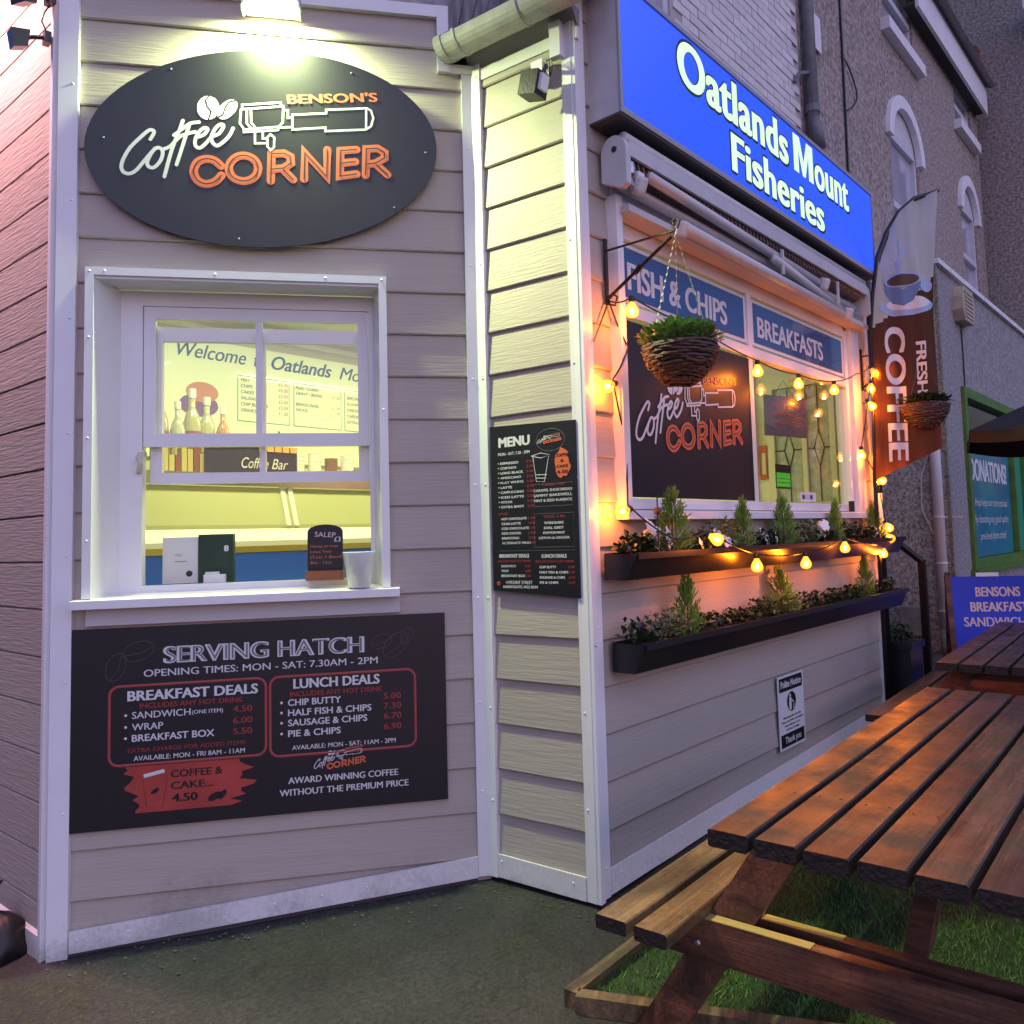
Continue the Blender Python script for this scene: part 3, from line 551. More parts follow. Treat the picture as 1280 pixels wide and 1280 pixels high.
# ------------------------------------------------------- tall menu on the narrow wall
def tall_menu():
    t = thing('tall_menu_board', 'tall narrow black drinks menu on the lit narrow wall', 'sign', FB @ TR(0, -.022, 0))
    MB().prism([(.066, 1.028), (.447, 1.006), (.447, 1.620), (.066, 1.632)], -.010, -.003).build('panel', m_black, t)
    Y = -.0107
    def tx(s, x, z, w, h, m=m_white, b=.03, **k): return text(t, s, x, z, Y, m, w=w, h=h, bold=b, **k)
    tx('MENU', .108, 1.552, .14, .034, b=.06); tx('MON - SAT: 7.30 - 2PM', .103, 1.520, .145, .011)
    mb = MB().tube([(.34+.062*cos(a), Y, 1.56+.040*sin(a)) for a in [2*pi*i/24 for i in range(25)]], .0008, 4, .3); mb.build('ring_print', m_grey, t)
    logo(t, (.338, Y, 1.560), .115, kz=.085, minor=False)
    L = ['ESPRESSO', 'CORTADO', 'LONG BLACK', 'AMERICANO', 'FLAT WHITE', 'LATTE', 'CAPPUCCINO', 'ICED LATTE', 'MOCHA', 'EXTRA SHOT']
    for i, s in enumerate(L): tx(s, .112, 1.487-.0178*i, .0105*len(s), .0085); tx('3.%d0' % (2+i % 7), .232, 1.487-.0178*i, .030, .0085, m_dred); MB().box(.101, .105, Y-.0004, Y, 1.490-.0178*i, 1.494-.0178*i).build('bullet', m_white, t)
    tx('OTHER', .098, 1.302, .045, .008, m_dred)
    for i, s in enumerate(['HOT CHOCOLATE', 'CHAI LATTE', 'ICED CHOCOLATE', 'KIDS COCOA', 'BABYCCINO', 'ALTERNATE MILKS']): tx(s, .112, 1.283-.0175*i, .0088*len(s), .0085); tx('%d.50' % (1+i % 3), .235, 1.283-.0175*i, .030, .0085, m_dred)
    tx('CAKES: 3.00', .300, 1.398, .095, .0085, m_dred)
    for i, s in enumerate(['CARAMEL SHORTBREAD', 'JAMMY BAKEWELL', 'MINT & SEED FLAPJACK']): tx(s, .262, 1.378-.018*i, .165, .0095)
    tx('TEAS: 1.80', .302, 1.285, .09, .009, m_dred)
    for i, s in enumerate(['YORKSHIRE', 'EARL GREY', 'PEPPERMINT', 'LEMON & GINGER']): tx(s, .345, 1.263-.0175*i, .011*len(s)*.85, .0085, align='C')
    # takeaway cup drawing and orange splash
    cupm = MB(); 
    for pts in ([(.262, 1.505), (.275, 1.415), (.31, 1.413), (.332, 1.503)], [(.255, 1.508), (.297, 1.516), (.337, 1.507), (.297, 1.498), (.255, 1.508)], [(.27, 1.44), (.322, 1.437)], [(.272, 1.428), (.318, 1.425)]):
        cupm.tube([(a, Y, b) for a, b in pts], .0012, 4, .3)
    cupm.build('cup_drawing', m_white, t)
    r = random.Random(8); MB().prism([(.388+(.034+r.uniform(-.007, .007))*cos(a), 1.474+(.052+r.uniform(-.008, .008))*sin(a)) for a in [2*pi*i/22 for i in range(22)]], Y-.0004, Y).build('orange_splash', m_orange, t)
    for i, s in enumerate(['COFFEE', '&', 'CAKE', '4.50']): text(t, s, .389, 1.497-.0195*i, Y-.001, m_black, w=.012*len(s), h=.0105, bold=.03, align='C')
    MB().box(.10, .435, Y-.0003, Y, 1.1705, 1.1715).build('rule_print', m_grey, t)
    mb = MB()
    for x0, x1, z0, z1 in ((.260, .43, 1.182, 1.300), (.262, .43, 1.326, 1.405)):
        mb.tube([(x0, Y, z0), (x1, Y, z0), (x1, Y, z1), (x0, Y, z1), (x0, Y, z0)], .0006, 4, .3)
    mb.build('box_rule_print', m_grey, t)
    tx('BREAKFAST DEALS', .098, 1.147, .135, .0125, b=.04); tx('LUNCH DEALS', .290, 1.145, .105, .0125, b=.04)
    tx('INCLUDES ANY HOT DRINK', .092, 1.130, .15, .008, m_dred); tx('INCLUDES ANY HOT DRINK', .262, 1.128, .165, .008, m_dred)
    for i, (s, p) in enumerate((('SANDWICH', '4.50'), ('WRAP', '6.00'), ('BREAKFAST BOX', '5.50'))): tx(s, .105, 1.112-.0175*i, .0083*len(s), .0085); tx(p, .215, 1.112-.0175*i, .024, .0085, m_dred)
    for i, (s, p) in enumerate((('CHIP BUTTY', '5.00'), ('HALF FISH & CHIPS', '7.30'), ('SAUSAGE & CHIPS', '6.70'), ('PIE & CHIPS', '6.90'))): tx(s, .278, 1.108-.018*i, .0072*len(s), .0085); tx(p, .402, 1.108-.018*i, .026, .0085, m_dred)
    tx('4 MOUNT STREET', .125, 1.052, .12, .0115); tx('HARROGATE, HG2 8DN', .112, 1.037, .155, .0095)
    MB().lathe([(.009, 0), (0, .0008)], n=10).build('map_pin_print', m_red, t, TR(.091, Y, 1.053) @ RX(90))
tall_menu()
# ------------------------------------------------------- illuminated fascia sign
def fascia():
    t = thing('illuminated_shop_sign', 'long blue illuminated fascia sign with pale lettering above the awning', 'sign', FC)
    MB().box(.09, 2.735, -.146, -.002, 2.720, 3.245).build('sign_box', mat('white_sign_casing', (.62, .60, .62), .4, var=.2, vs=12), t)
    m_blue = mat('lit_blue_acrylic', (.02, .05, .5), .25, em=(.022, .088, .90), es=.95)
    MB().box(.108, 2.718, -.1495, -.1465, 2.745, 3.222).build('blue_face', m_blue, t)
    for a, b, c, d in ((.09, 2.735, 2.720, 2.742), (.09, 2.735, 3.225, 3.245), (.09, .106, 2.743, 3.224), (2.720, 2.735, 2.743, 3.224)):
        MB().box(a, b, -.156, -.1465, c, d).build('edge_frame', mat('grey_sign_edge', (.34, .34, .36), .4), t)
    MB().box(.09, 2.735, -.150, .0, 2.712, 2.7195).build('under_tray', mat('dark_under_tray', (.07, .07, .075), .6), t)
    m_let = mat('lit_pale_lettering', (.7, .8, .6), .4, em=(.62, .95, .50), es=.85)
    m_out = mat('dark_letter_edge', (.01, .03, .06), .5)
    for s, x, z, w, h in (('Oatlands', .510, 3.012, 1.02, .190), ('ount', 1.868, 3.012, .468, .190), ('Fisheries', .940, 2.790, 1.015, .170)):
        text(t, s, x-.006, z-.006, -.1497, m_out, w=w+.012, h=h+.010, bold=.056, name='letter_outline', spacing=1.05)
        text(t, s, x, z, -.1503, m_let, w=w, h=h, bold=.038, name='lettering', spacing=1.05)
    M = [(0, 0), (0, .195), (.078, .195), (.122, .075), (.166, .195), (.244, .195), (.244, 0), (.184, 0), (.184, .125), (.140, 0), (.104, 0), (.060, .125), (.060, 0)]
    for k, m, y, nm in ((1.04, m_out, -.1497, 'letter_outline'), (1, m_let, -.1503, 'lettering')):
        MB().prism([(1.600+.122+(a-.122)*k, 3.012+.0975+(b-.0975)*k) for a, b in M], y, y+.0002).build(nm, m, t)
    for a in (.13, .6): MB().lathe([(.004, 0), (0, .003)], n=8).build('screw', m_iron, t, TR(.10, -.146, 2.78+a*.6) @ RX(90))
fascia()
# ------------------------------------------------------- folded awning
def awning():
    t = thing('folded_awning', 'white folded awning cassette with retracted arms below the blue sign', 'awning', FC)
    m_a = mat('white_awning_aluminium', (.62, .60, .60), .35, var=.15, vs=10)
    m_f = mat('rolled_awning_fabric', (.35, .24, .20), .8, var=.5, vs=30, bump=.4, bs=40)
    # end bracket
    c = [(-.09+.055*cos(a), 2.60+.062*sin(a)) for a in [pi*i/14 for i in range(15)]]
    MB().prismx(c+[(-.145, 2.475), (-.12, 2.462), (-.035, 2.50)], .125, .155).build('end_bracket', m_a, t)
    MB().prismx(c+[(-.145, 2.475), (-.12, 2.462), (-.035, 2.50)], 2.60, 2.63).build('end_bracket', m_a, t)
    MB().lathe([(.012, 0), (.010, .004), (0, .005)], n=10).build('bolt', m_iron, t, TR(.1245, -.095, 2.61) @ RY(-90))
    MB().tube([(.156, -.112, 2.655), (2.60, -.112, 2.655)], .026, 12).build('front_rail', m_a, t, smooth=True)
    MB().box(.156, 2.60, -.140, -.128, 2.585, 2.64).build('front_rail_lip', m_a, t)
    MB().tube([(.156, -.060, 2.60), (2.60, -.060, 2.60)], .040, 12).build('rolled_fabric', m_f, t, smooth=True)
    r = random.Random(5); mb = MB()
    for i in range(70): x = .2+i*.0345; mb.tube([(x, -.122, 2.583), (x+.008, -.124, 2.558+r.uniform(-.004, .004))], .0035, 4)
    mb.build('fringe', m_f, t)
    MB().tube([(.20, -.060, 2.515), (2.58, -.060, 2.515)], .022, 8).build('support_bar', m_a, t, smooth=True)
    def arm(a, b, w=.021): MB().tube([a, b], w, 8, 1).build('folding_arm', m_a, t, smooth=True)
    arm((.30, -.125, 2.555), (1.95, -.105, 2.520)); arm((.52, -.14, 2.415), (2.28, -.10, 2.415), .025); arm((1.35, -.13, 2.50), (2.25, -.10, 2.44))
    for x, z in ((.235, 2.50), (.525, 2.415), (2.30, 2.42), (1.97, 2.515)):
        MB().lathe([(.0, -.03), (.026, -.03), (.030, -.02), (.030, .02), (.026, .03), (0, .03)], n=10).build('elbow_joint', m_a, t, TR(x, -.125, z) @ RX(20))
    for x in (1.42, 2.12): MB().box(x, x+.018, -.145, -.135, 2.44, 2.56).build('strap', m_a, t)
    MB().tube([(.17, -.12, 2.53), (.175, -.135, 2.48), (.20, -.13, 2.455), (.215, -.12, 2.475)], .006, 6).build('crank_eye', m_metal, t)
    MB().box(.21, .25, -.14, -.11, 2.49, 2.545).build('motor_tag', m_upvc, t)
    MB().lathe([(.016, 0), (.018, .02), (.012, .045), (0, .05)], n=10).build('arm_shackle', m_metal, t, TR(.19, -.12, 2.53))
awning()
# ------------------------------------------------------- black poster in the shop window
def poster():
    t = thing('window_poster', 'black coffee poster filling the left pane of the shop window', 'poster', FC @ TR(0, .006, 0))
    MB().box(.256, 1.292, -.0125, -.0085, 1.357, 2.03).build('sheet', m_black, t)
    logo(t, (.775, -.0135, 1.68), .93)
poster()
# ------------------------------------------------------- polite notice
def notice():
    t = thing('polite_notice', 'small white and black Polite Notice plate low on the long wall', 'notice', FC @ TR(1.385, -.026, .185))
    MB().box(0, .285, -.004, 0, 0, .342).build('plate', m_white, t); Y = -.0045
    for a, b in ((.012, .072), (.268, .332)): MB().box(.014, .271, Y-.0003, Y, a, b).build('black_band', m_black, t)
    text(t, 'Polite Notice', .1425, .286, Y-.001, m_white, w=.225, h=.032, bold=.03, align='C'); text(t, 'Thank you', .1425, .028, Y-.001, m_white, w=.175, h=.030, bold=.02, align='C')
    MB().prism([(.1425+.050*cos(a), .213+.046*sin(a)) for a in [2*pi*i/24 for i in range(24)]], Y-.0004, Y).build('black_roundel', m_black, t)
    mb = MB(); y = Y-.001
    mb.prism([(.128+.008*cos(a), .243+.008*sin(a)) for a in [2*pi*i/10 for i in range(10)]], y, y+.0005)
    mb.prism([(.118, .234), (.136, .234), (.140, .205), (.138, .175), (.116, .175), (.114, .205)], y, y+.0005)
    mb.tube([(.134, y, .230), (.15, y, .212), (.165, y, .208)], .0035, 5, .2); mb.tube([(.163, y, .20), (.158, y, .178), (.175, y, .178), (.178, y, .20)], .0025, 5, .2)
    mb.build('figure_with_bin_print', m_white, t)
    for i, s in enumerate(('Help keep this area tidy', 'Take your litter, all rubbish', 'home with you or use', 'the bins provided')):
        text(t, s, .1425, .142-.019*i, Y-.0004, m_black, w=.0083*len(s), h=.0095, bold=.02, align='C')
notice()
# ------------------------------------------------------- floodlight above the oval sign
def flood():
    t = thing('floodlight', 'lit square floodlight on a bracket at the top of the hatch wall', 'floodlight', FA @ TR(.72, -.02, 3.235))
    MB().box(-.05, .05, -.012, 0, -.03, .07).build('back_plate', m_metal, t)
    MB().tube([(0, -.01, .03), (0, -.07, .05), (0, -.10, .02)], .009, 8).build('bracket_arm', m_metal, t)
    hd = TR(0, -.060, -.055) @ RX(-10)
    MB().box(-.098, .098, -.045, .045, .0, .034).build('head', m_metal, t, hd)
    MB().box(-.090, .090, -.040, .040, -.004, -.001).build('lens', mat('lit_floodlight_lens', (.9, .9, .8), .3, em=(.95, 1.0, .55), es=60), t, hd)
    for sx in (-1, 1): MB().box(.099*sx-.004, .099*sx+.004, -.02, .02, -.03, .05).build('yoke', m_metal, t, hd)
    L = bpy.data.lights.new('floodlight_lamp', 'AREA'); L.shape = 'RECTANGLE'; L.size = .16; L.size_y = .06; L.energy = FLOOD_W; L.color = (.82, 1.0, .46)
    o = bpy.data.objects.new('floodlight_lamp', L); COL.objects.link(o); o.parent = t; o.matrix_local = hd @ TR(0, -.005, -.008)
flood()
# assumed pink lamp, unseen above the frame, giving the left wall its pink light
def assumed_pink_lamp():
    t = thing('assumed_pink_wall_lamp', 'assumed pink tube lamp, unseen, high on the left side wall', 'lamp', FD @ TR(-.40, -.02, 3.95))
    MB().box(-.35, .35, -.20, -.16, .0, .05).build('casing', m_metal, t); MB().tube([(0, -.17, .02), (0, 0, .02)], .01, 6).build('bracket_arm', m_metal, t)
    MB().box(-.5, .5, -.01, .02, -.2, .1).build('mount', m_sub, t)
    MB().tube([(-.33, -.18, -.01), (.33, -.18, -.01)], .012, 8).build('tube', mat('assumed_pink_tube', (.9, .5, .5), .4, em=(1, .32, .34), es=20), t)
    L = bpy.data.lights.new('assumed_pink_light', 'AREA'); L.shape = 'RECTANGLE'; L.size = .62; L.size_y = .05; L.energy = PINK_W; L.color = (1, .47, .48)
    o = bpy.data.objects.new('assumed_pink_light', L); COL.objects.link(o); o.parent = t; o.matrix_local = TR(0, -.18, -.025) @ RX(-4)
assumed_pink_lamp()
# ------------------------------------------------------- cameras
def cctv(name, lab, M, s=1, white=False):
    t = thing(name, lab, 'security light', M)
    MB().box(-.022, .022, -.02, 0, -.02, .02).build('base', m_blackp, t)
    MB().tube([(0, -.02, 0), (-.01, -.05, -.006), (-.012, -.075, -.018)], .008, 8).build('knuckle', m_blackp, t)
    MB().add([(-.055, -.07, -.045), (.03, -.07, -.06), (.03, -.11, -.075), (-.055, -.11, -.06), (-.06, -.065, .012), (.03, -.065, .0), (.03, -.12, -.012), (-.06, -.12, .0)],
        [(0, 1, 2, 3), (4, 7, 6, 5), (0, 4, 5, 1), (1, 5, 6, 2), (2, 6, 7, 3), (3, 7, 4, 0)]).build('head', m_blackp, t)
    MB().tube([(.0, -.01, .02), (.012, -.03, .05), (.004, -.02, .09), (.01, -.005, .12)], .003, 6).build('cable', m_iron, t)
    return t
cctv('security_light', 'small black security light on a stalk, high on the pink lit left wall', FD @ TR(-.02, -.035, 3.03) @ RZ(-8) @ RY(6))
cctv('security_light', 'small black security light at the very top left, above another one', FD @ TR(-.0, -.035, 3.165) @ RZ(10))
def floodcam():
    t = thing('security_camera', 'black security camera under the gutter on the lit narrow wall', 'camera', FB @ TR(.40, -.03, 2.86))
    MB().box(-.075, -.025, -.035, .008, .0, .075).build('junction_box', m_trim, t)
    MB().tube([(-.02, -.03, .035), (.01, -.06, .02), (0, -.07, -.01)], .008, 8).build('bracket', m_iron, t)
    b = MB(); b.box(-.058, .018, -.115, -.045, -.095, -.010); b.build('body', m_iron, t, RY(14))
    MB().box(.014, .030, -.102, -.06, -.075, -.02).build('white_label', m_trim, t, RY(14))
    MB().tube([(.0, -.07, -.03), (.028, -.07, -.03)], .024, 12).build('lens', m_blackp, t, RZ(-20))
    mb = MB()
    for a in range(4): mb.tube([(-.02+.012*a, -.03, .06), (.0+.01*a, -.05, .03-.008*a), (.02, -.05, -.02)], .0018, 5)
    mb.build('cable', m_iron, t)
floodcam()
# ------------------------------------------------------- hanging baskets
def leaf(mb, p, d, up, L, w, fold=.25):
    d = d.normalized(); s = d.cross(up).normalized(); u = s.cross(d)
    a = p; b = p+d*L*.5+s*w+u*L*fold*.3; c = p+d*L; e = p+d*L*.5-s*w+u*L*fold*.3; m_ = p+d*L*.5
    mb.add([a, b, c, e, m_], [(0, 1, 4), (1, 2, 4), (2, 3, 4), (3, 0, 4)])
def basket_mesh(t, lush=1, seed=1):
    r = random.Random(seed); m_w = mat('dark_wicker', (.11, .050, .032), .6, var=.6, vs=60, bump=.6, bs=80, rnd=.15)
    R_, H_ = .131, .130
    for k in range(14):
        q = k/13; rad = R_*(1-(q**2.2)*.62); z = -.012-H_*q; pts = []; ph = r.uniform(0, 6)
        for i in range(49):
            a = 2*pi*i/48; rr = rad+.0028*sin(a*12+k*pi)+r.uniform(-.001, .001); pts.append((rr*cos(a), rr*sin(a), z+.003*sin(3*a+ph)))
        MB().tube(pts, .0068+r.uniform(0, .0012), 5, 1, cap=False).build('wicker_strand', m_w, t)
    mb = MB()
    for i in range(60):
        a = r.uniform(0, 2*pi); q = r.random(); rad = R_*(1-(q**2.2)*.62)+.007
        p = Vector((rad*cos(a), rad*sin(a), -.012-H_*q)); tang = Vector((-sin(a), cos(a), r.uniform(-.15, .15)))
        mb.tube([p-tang*.016, p+Vector((cos(a), sin(a), 0))*.003, p+tang*.016], .003, 4)
    mb.build('wicker_splints', mat('pale_wicker_splints', (.26, .15, .09), .6, var=.5, vs=30), t, kind='stuff')
    MB().lathe([(0, -.140), (.045, -.140), (.115, -.03), (.122, -.008), (0, .0)], n=24).build('liner', m_soil, t)
    mb = MB()
    for i in range(int(620*lush)):
        a = r.uniform(0, 2*pi); q = math.sqrt(r.random())*.135; ht = .075*(1-(q/.17)**2)*lush
        p = Vector((q*cos(a), q*sin(a), r.uniform(.0, 1)*ht))
        d = Vector((cos(a)*(.3+q*6)+r.uniform(-.5, .5), sin(a)*(.3+q*6)+r.uniform(-.5, .5), r.uniform(.1, 1.2)))
        leaf(mb, p, d, Vector((0, 0, 1)) if abs(d.normalized().z) < .95 else Vector((1, 0, 0)), r.uniform(.024, .042), r.uniform(.010, .016))
    mb.build('foliage', m_leaf if lush >= 1 else m_leafd, t, kind='stuff')
def bracket(t, dep, z0, z1, ztip, x0=0):
    MB().box(x0-.008, x0+.008, -.008, 0, z0, z1).build('back_bar', m_iron, t)
    mb = MB(); mb.tube([(x0, -.006, z1-.045), (x0, -dep, ztip-.012)], .0045, 6); mb.build('top_arm', m_iron, t)
    n = 18; pts = [(x0, -.006-(dep-.02)*i/n, z0+.02+(ztip-.03-z0-.02)*i/n) for i in range(n+1)]
    mb = MB().tube(pts, .0062, 6); p = pts[n//2]; mb.tube([(p[0], p[1]+.012, p[2]-.01), (p[0], p[1]-.012, p[2]+.01)], .010, 8); mb.build('twisted_stay', m_iron, t)
    MB().tube([(x0, -dep+.01, ztip-.014), (x0, -dep-.012, ztip-.004), (x0, -dep-.022, ztip+.018), (x0, -dep-.008, ztip+.032), (x0, -dep+.008, ztip+.022), (x0, -dep+.002, ztip+.008)], .004, 6).build('hook', m_iron, t)
    MB().tube([(x0, -.01, z0+.0), (x0, -.04, z0-.01), (x0, -.05, z0+.02), (x0, -.03, z0+.035), (x0, -.02, z0+.02)], .004, 6).build('scroll', m_iron, t)
b1 = thing('basket_bracket', 'black wrought iron basket bracket on the wall left of the shop window', 'bracket', FC @ TR(.145, -.022, 0))
bracket(b1, .30, 2.055, 2.30, 2.265)
h1 = thing('hanging_basket', 'round wicker hanging basket full of bright green leaves, in front of the shop window', 'hanging basket', FC @ TR(.128, -.335, 1.852) @ Matrix.Diagonal((.93, .93, .93, 1)), group='hanging baskets on iron brackets')
basket_mesh(h1)
def chains(t, top, n=3, Rr=.118):
    for k in range(n):
        a = 2*pi*k/n+.6; P0 = Vector((0, 0, top)); P1 = Vector((Rr*cos(a), Rr*sin(a), -.005)); mb = MB(); N = int((P1-P0).length/.013)
        for i in range(N):
            p = P0.lerp(P1, i/N); q = P0.lerp(P1, (i+.9)/N); s = Vector((.003, 0, 0)) if i % 2 else Vector((0, .003, 0))
            mb.tube([p, (p+q)/2+s, q], .0011, 3); mb.tube([p, (p+q)/2-s, q], .0011, 3)
        mb.build('chain', mat('dull_chain_metal', (.18, .17, .17), .5, .8), t)
    MB().tube([(0, 0, top+.03), (.010, 0, top+.02), (0, 0, top-.005)], .003, 5).build('chain_hook', m_metal, t)
chains(h1, .41)
b2 = thing('basket_bracket', 'black iron basket bracket beside the festoon bulbs at the far end of the wall', 'bracket', FC @ TR(2.765, -.022, 0))
bracket(b2, .34, 2.05, 2.305, 2.27)
h2 = thing('hanging_basket', 'smaller looking wicker hanging basket with sparse plants, in front of the coffee flag', 'hanging basket', FC @ TR(2.765, -.372, 1.925), group='hanging baskets on iron brackets')
basket_mesh(h2, .55, 5); chains(h2, .30)
# ------------------------------------------------------- planters
def planter(name, lab, u0, u1, z0, z1, sag=0):
    t = thing(name, lab, 'planter', FC @ TR(0, -.022, 0)); n = 12; mb = MB()
    # open trough of wall, front and floor, flared towards the top
    pr = [(-.012, z1), (-.012, z0), (-.105, z0), (-.142, z1-.022), (-.155, z1-.022), (-.155, z1), (-.135, z1), (-.097, z0+.012), (-.022, z0+.012), (-.022, z1)]
    vs = []
    for x in (u0, u1): vs += [(x, y, z) for y, z in pr]
    m = len(pr); mb.add(vs, [tuple(range(m-1, -1, -1)), tuple(range(m, 2*m))]+[(i, (i+1) % m, (i+1) % m+m, i+m) for i in range(m)])
    mb.build('trough', m_blackp, t)
    for x in (u0, u1): MB().prismx([(-.012, z0), (-.105, z0), (-.150, z1-.004), (-.012, z1-.004)], x-.006 if x == u0 else x, x if x == u0 else x+.006).build('end_panel', m_blackp, t)
    MB().prismx([(-.022, z0+.012), (-.10, z0+.012), (-.132, z1-.02), (-.022, z1-.02)], u0+.002, u1-.002).build('soil', m_soil, t)
    k = 0
    for i in range(5): MB().box(u0+.2+i*(u1-u0-.4)/4-.012, u0+.2+i*(u1-u0-.4)/4+.012, -.012, .004, z0-.01, z1+.01).build('wall_bracket', m_iron, t)
    return t
planter('window_planter', 'upper long black planter with white flowers under the shop window sill', .07, 2.93, 1.062, 1.155)
planter('window_planter', 'lower long black planter of dark plants beneath the festoon bulbs', .10, 2.93, .742, .845)
def conifer(M, h, seed, lab):
    r = random.Random(seed); t = thing('dwarf_conifer', lab, 'conifer', M, group='dwarf conifers in the wall planters')
    MB().tube([(0, 0, -.02), (.002, 0, h*.5), (0, .002, h*.9)], [.005, .003, .001], 5).build('stem', m_frame, t)
    mb = MB()
    for i in range(230):
        q = r.random()**1.1; z = h*(.02+q*.93); rad = (h*.36)*(1-q)**.75+.006; a = r.uniform(0, 2*pi)
        base = Vector((0, 0, z-.02)); tip = Vector((rad*cos(a)*r.uniform(.6, 1.1), rad*sin(a)*r.uniform(.6, 1.1), z+r.uniform(.02, .055)))
        for s in range(7):
            p = base.lerp(tip, .25+.11*s); d = (tip-base)+Vector((r.uniform(-1, 1), r.uniform(-1, 1), r.uniform(-.2, 1)))*.035
            leaf(mb, p, d, Vector((cos(a+1.5), sin(a+1.5), .2)), r.uniform(.013, .023), .0024)
    mb.build('foliage', m_con, t, kind='stuff')
for u, h, z, s, lab in ((.41, .225, 1.14, 1, 'tallest dwarf conifer, leftmost of the upper planter'), (.99, .195, 1.14, 2, 'dwarf conifer of the upper planter, second from the left, beside a variegated plant'),
        (1.395, .215, 1.14, 3, 'dwarf conifer in the middle of the upper planter'), (1.985, .200, 1.14, 4, 'dwarf conifer behind the white flowers of the upper planter'), (2.62, .19, 1.14, 5, 'dwarf conifer at the far right end of the upper planter'),
        (.50, .215, .82, 6, 'dwarf conifer at the left of the lower planter'), (1.35, .20, .82, 7, 'dwarf conifer in the middle of the lower planter'), (2.42, .21, .82, 8, 'dwarf conifer near the right end of the lower planter')):
    conifer(FC @ TR(u, -.095, z) @ RX([4, -3, 0, 5, -4, 3, -5, 2][s-1]) @ RY([-3, 4, -2, 3, 5, -4, 2, -5][s-1]) @ Matrix.Diagonal(([1.15, .85, .95, .8, 1.0, .9, 1.2, .85][s-1],)*2+(1, 1)), h, s, lab)
def bushy(u, z, w, h, seed, m, lab, n=270, name='bedding_plant', purple=0):
    r = random.Random(seed); t = thing(name, lab, 'plant', FC @ TR(u, -.095, z), group='bedding plants in the wall planters'); mb = MB()
    for i in range(n):
        x = r.gauss(0, w*.36); y = r.uniform(-.055, .045); p = Vector((x, y, r.random()*1.25*h*math.exp(-(x/w)**2)))
        d = Vector((r.uniform(-1, 1), r.uniform(-1.2, .6), r.uniform(-.15, 1)))
        leaf(mb, p, d, Vector((0, 0, 1)), r.uniform(.018, .032), r.uniform(.007, .012))
    mb.build('foliage', m, t, kind='stuff')
    for i in range(purple):
        a = r.uniform(-w*.4, w*.4); petals(t, Vector((a, -.03, h*1.05)), .013, r, m_purple)
    return t
def petals(t, c, s, r, m=m_petal):
    mb = MB(); tilt = Vector((r.uniform(-.5, .5), -1, r.uniform(.1, .7))).normalized(); e1 = tilt.cross(Vector((0, 0, 1))).normalized(); e2 = e1.cross(tilt)
    for k in range(5):
        a = 2*pi*k/5+r.random()*.3; d = e1*cos(a)+e2*sin(a); q = e1*-sin(a)+e2*cos(a)
        mb.add([c, c+d*s*.6+q*s*.5-tilt*-.002, c+d*s*1.15+q*s*.3, c+d*s*1.15-q*s*.3, c+d*s*.6-q*s*.5], [(0, 1, 2, 3, 4)])
    mb.build('flower', m, t)
sd = 20
for u, w, h, m, lab, pu in ((.17, .10, .05, m_leafd, 'low dark bedding plant at the left end of the upper planter', 0), (.28, .10, .05, m_leafv, 'pale variegated plant beside the white flowers, left of the first conifer', 0),
        (.60, .12, .05, m_leafd, 'dark bedding plant between the first two conifers of the upper planter', 0), (.80, .15, .09, m_leafv, 'variegated plant glowing by a bulb, left of the second upper conifer', 0),
        (1.2, .14, .05, m_leafd, 'dark leafy plant under the white flowers mid way along the upper planter', 0), (1.62, .13, .08, m_leafv, 'pale variegated ivy right of the middle upper conifer', 0),
        (1.85, .13, .05, m_leafd, 'dark leafy plant in front of the fourth upper conifer', 0), (2.2, .17, .07, m_leafd, 'dark shrubby plant near the right end of the upper planter', 0), (2.45, .15, .06, m_leafd, 'dark leafy plant left of the last upper conifer', 0)):
    sd += 1; bushy(u, 1.15, w, h, sd, m, lab, purple=pu)
for u, w, h, m, lab, pu in ((.17, .13, .06, m_leafd, 'dark bedding plant at the left end of the lower planter', 2), (.36, .14, .075, m_leafv, 'variegated plant left of the first lower conifer', 0), (.62, .12, .05, m_leafd, 'low dark plant right of the first lower conifer', 0),
        (.90, .16, .04, m_leafd, 'low dark bedding plant with purple flowers in the lower planter', 1), (1.12, .14, .06, m_leafd, 'dark leafy plant left of the middle lower conifer', 0), (1.36, .11, .05, m_leafv, 'trailing variegated ivy at the middle lower conifer', 0),
        (1.62, .16, .055, m_leafd, 'dark leafy plant right of the middle lower conifer', 0), (1.95, .18, .05, m_leafd, 'dark leafy plant below the hanging bulbs', 0), (2.2, .15, .05, m_leafd, 'dark plant left of the last lower conifer', 0), (2.7, .18, .055, m_leafd, 'dark plant at the right end of the lower planter', 0)):
    sd += 1; bushy(u, .838, w, h, sd, m, lab, purple=pu, n=170)
r = random.Random(77)
for u, z, n, s, lab in ((.30, 1.225, 4, .030, 'big white blooms beside the ball topped stake at the left of the upper planter'), (.54, 1.19, 2, .017, 'small pair of white flowers right of the first upper conifer'), (.72, 1.20, 3, .02, 'white flowers between the first conifer and the glowing bulb'),
        (1.17, 1.205, 5, .018, 'cluster of white flowers between the second and third upper conifers'), (1.80, 1.225, 7, .019, 'white flower cluster in front of the fourth upper conifer'), (2.5, 1.21, 2, .02, 'single small white bloom near the end of the upper planter')):
    t = thing('white_flowers', lab, 'flowers', FC @ TR(u, -.12, z-.03), group='white flowers in the upper planter')
    mb = MB()
    for i in range(n):
        c = Vector((r.uniform(-.05, .05) if n > 2 else r.uniform(-.02, .02), r.uniform(-.03, .02), r.uniform(-.005, .045))); mb.tube([(c.x*.3, 0, -.03), c], .0012, 4); petals(t, c, s*1.25, r)
    mb.build('stems', m_leafd, t)
t = thing('garden_stake', 'thin dark stake topped by a small ball, at the left of the upper planter', 'stake', FC @ TR(.235, -.15, 1.13))
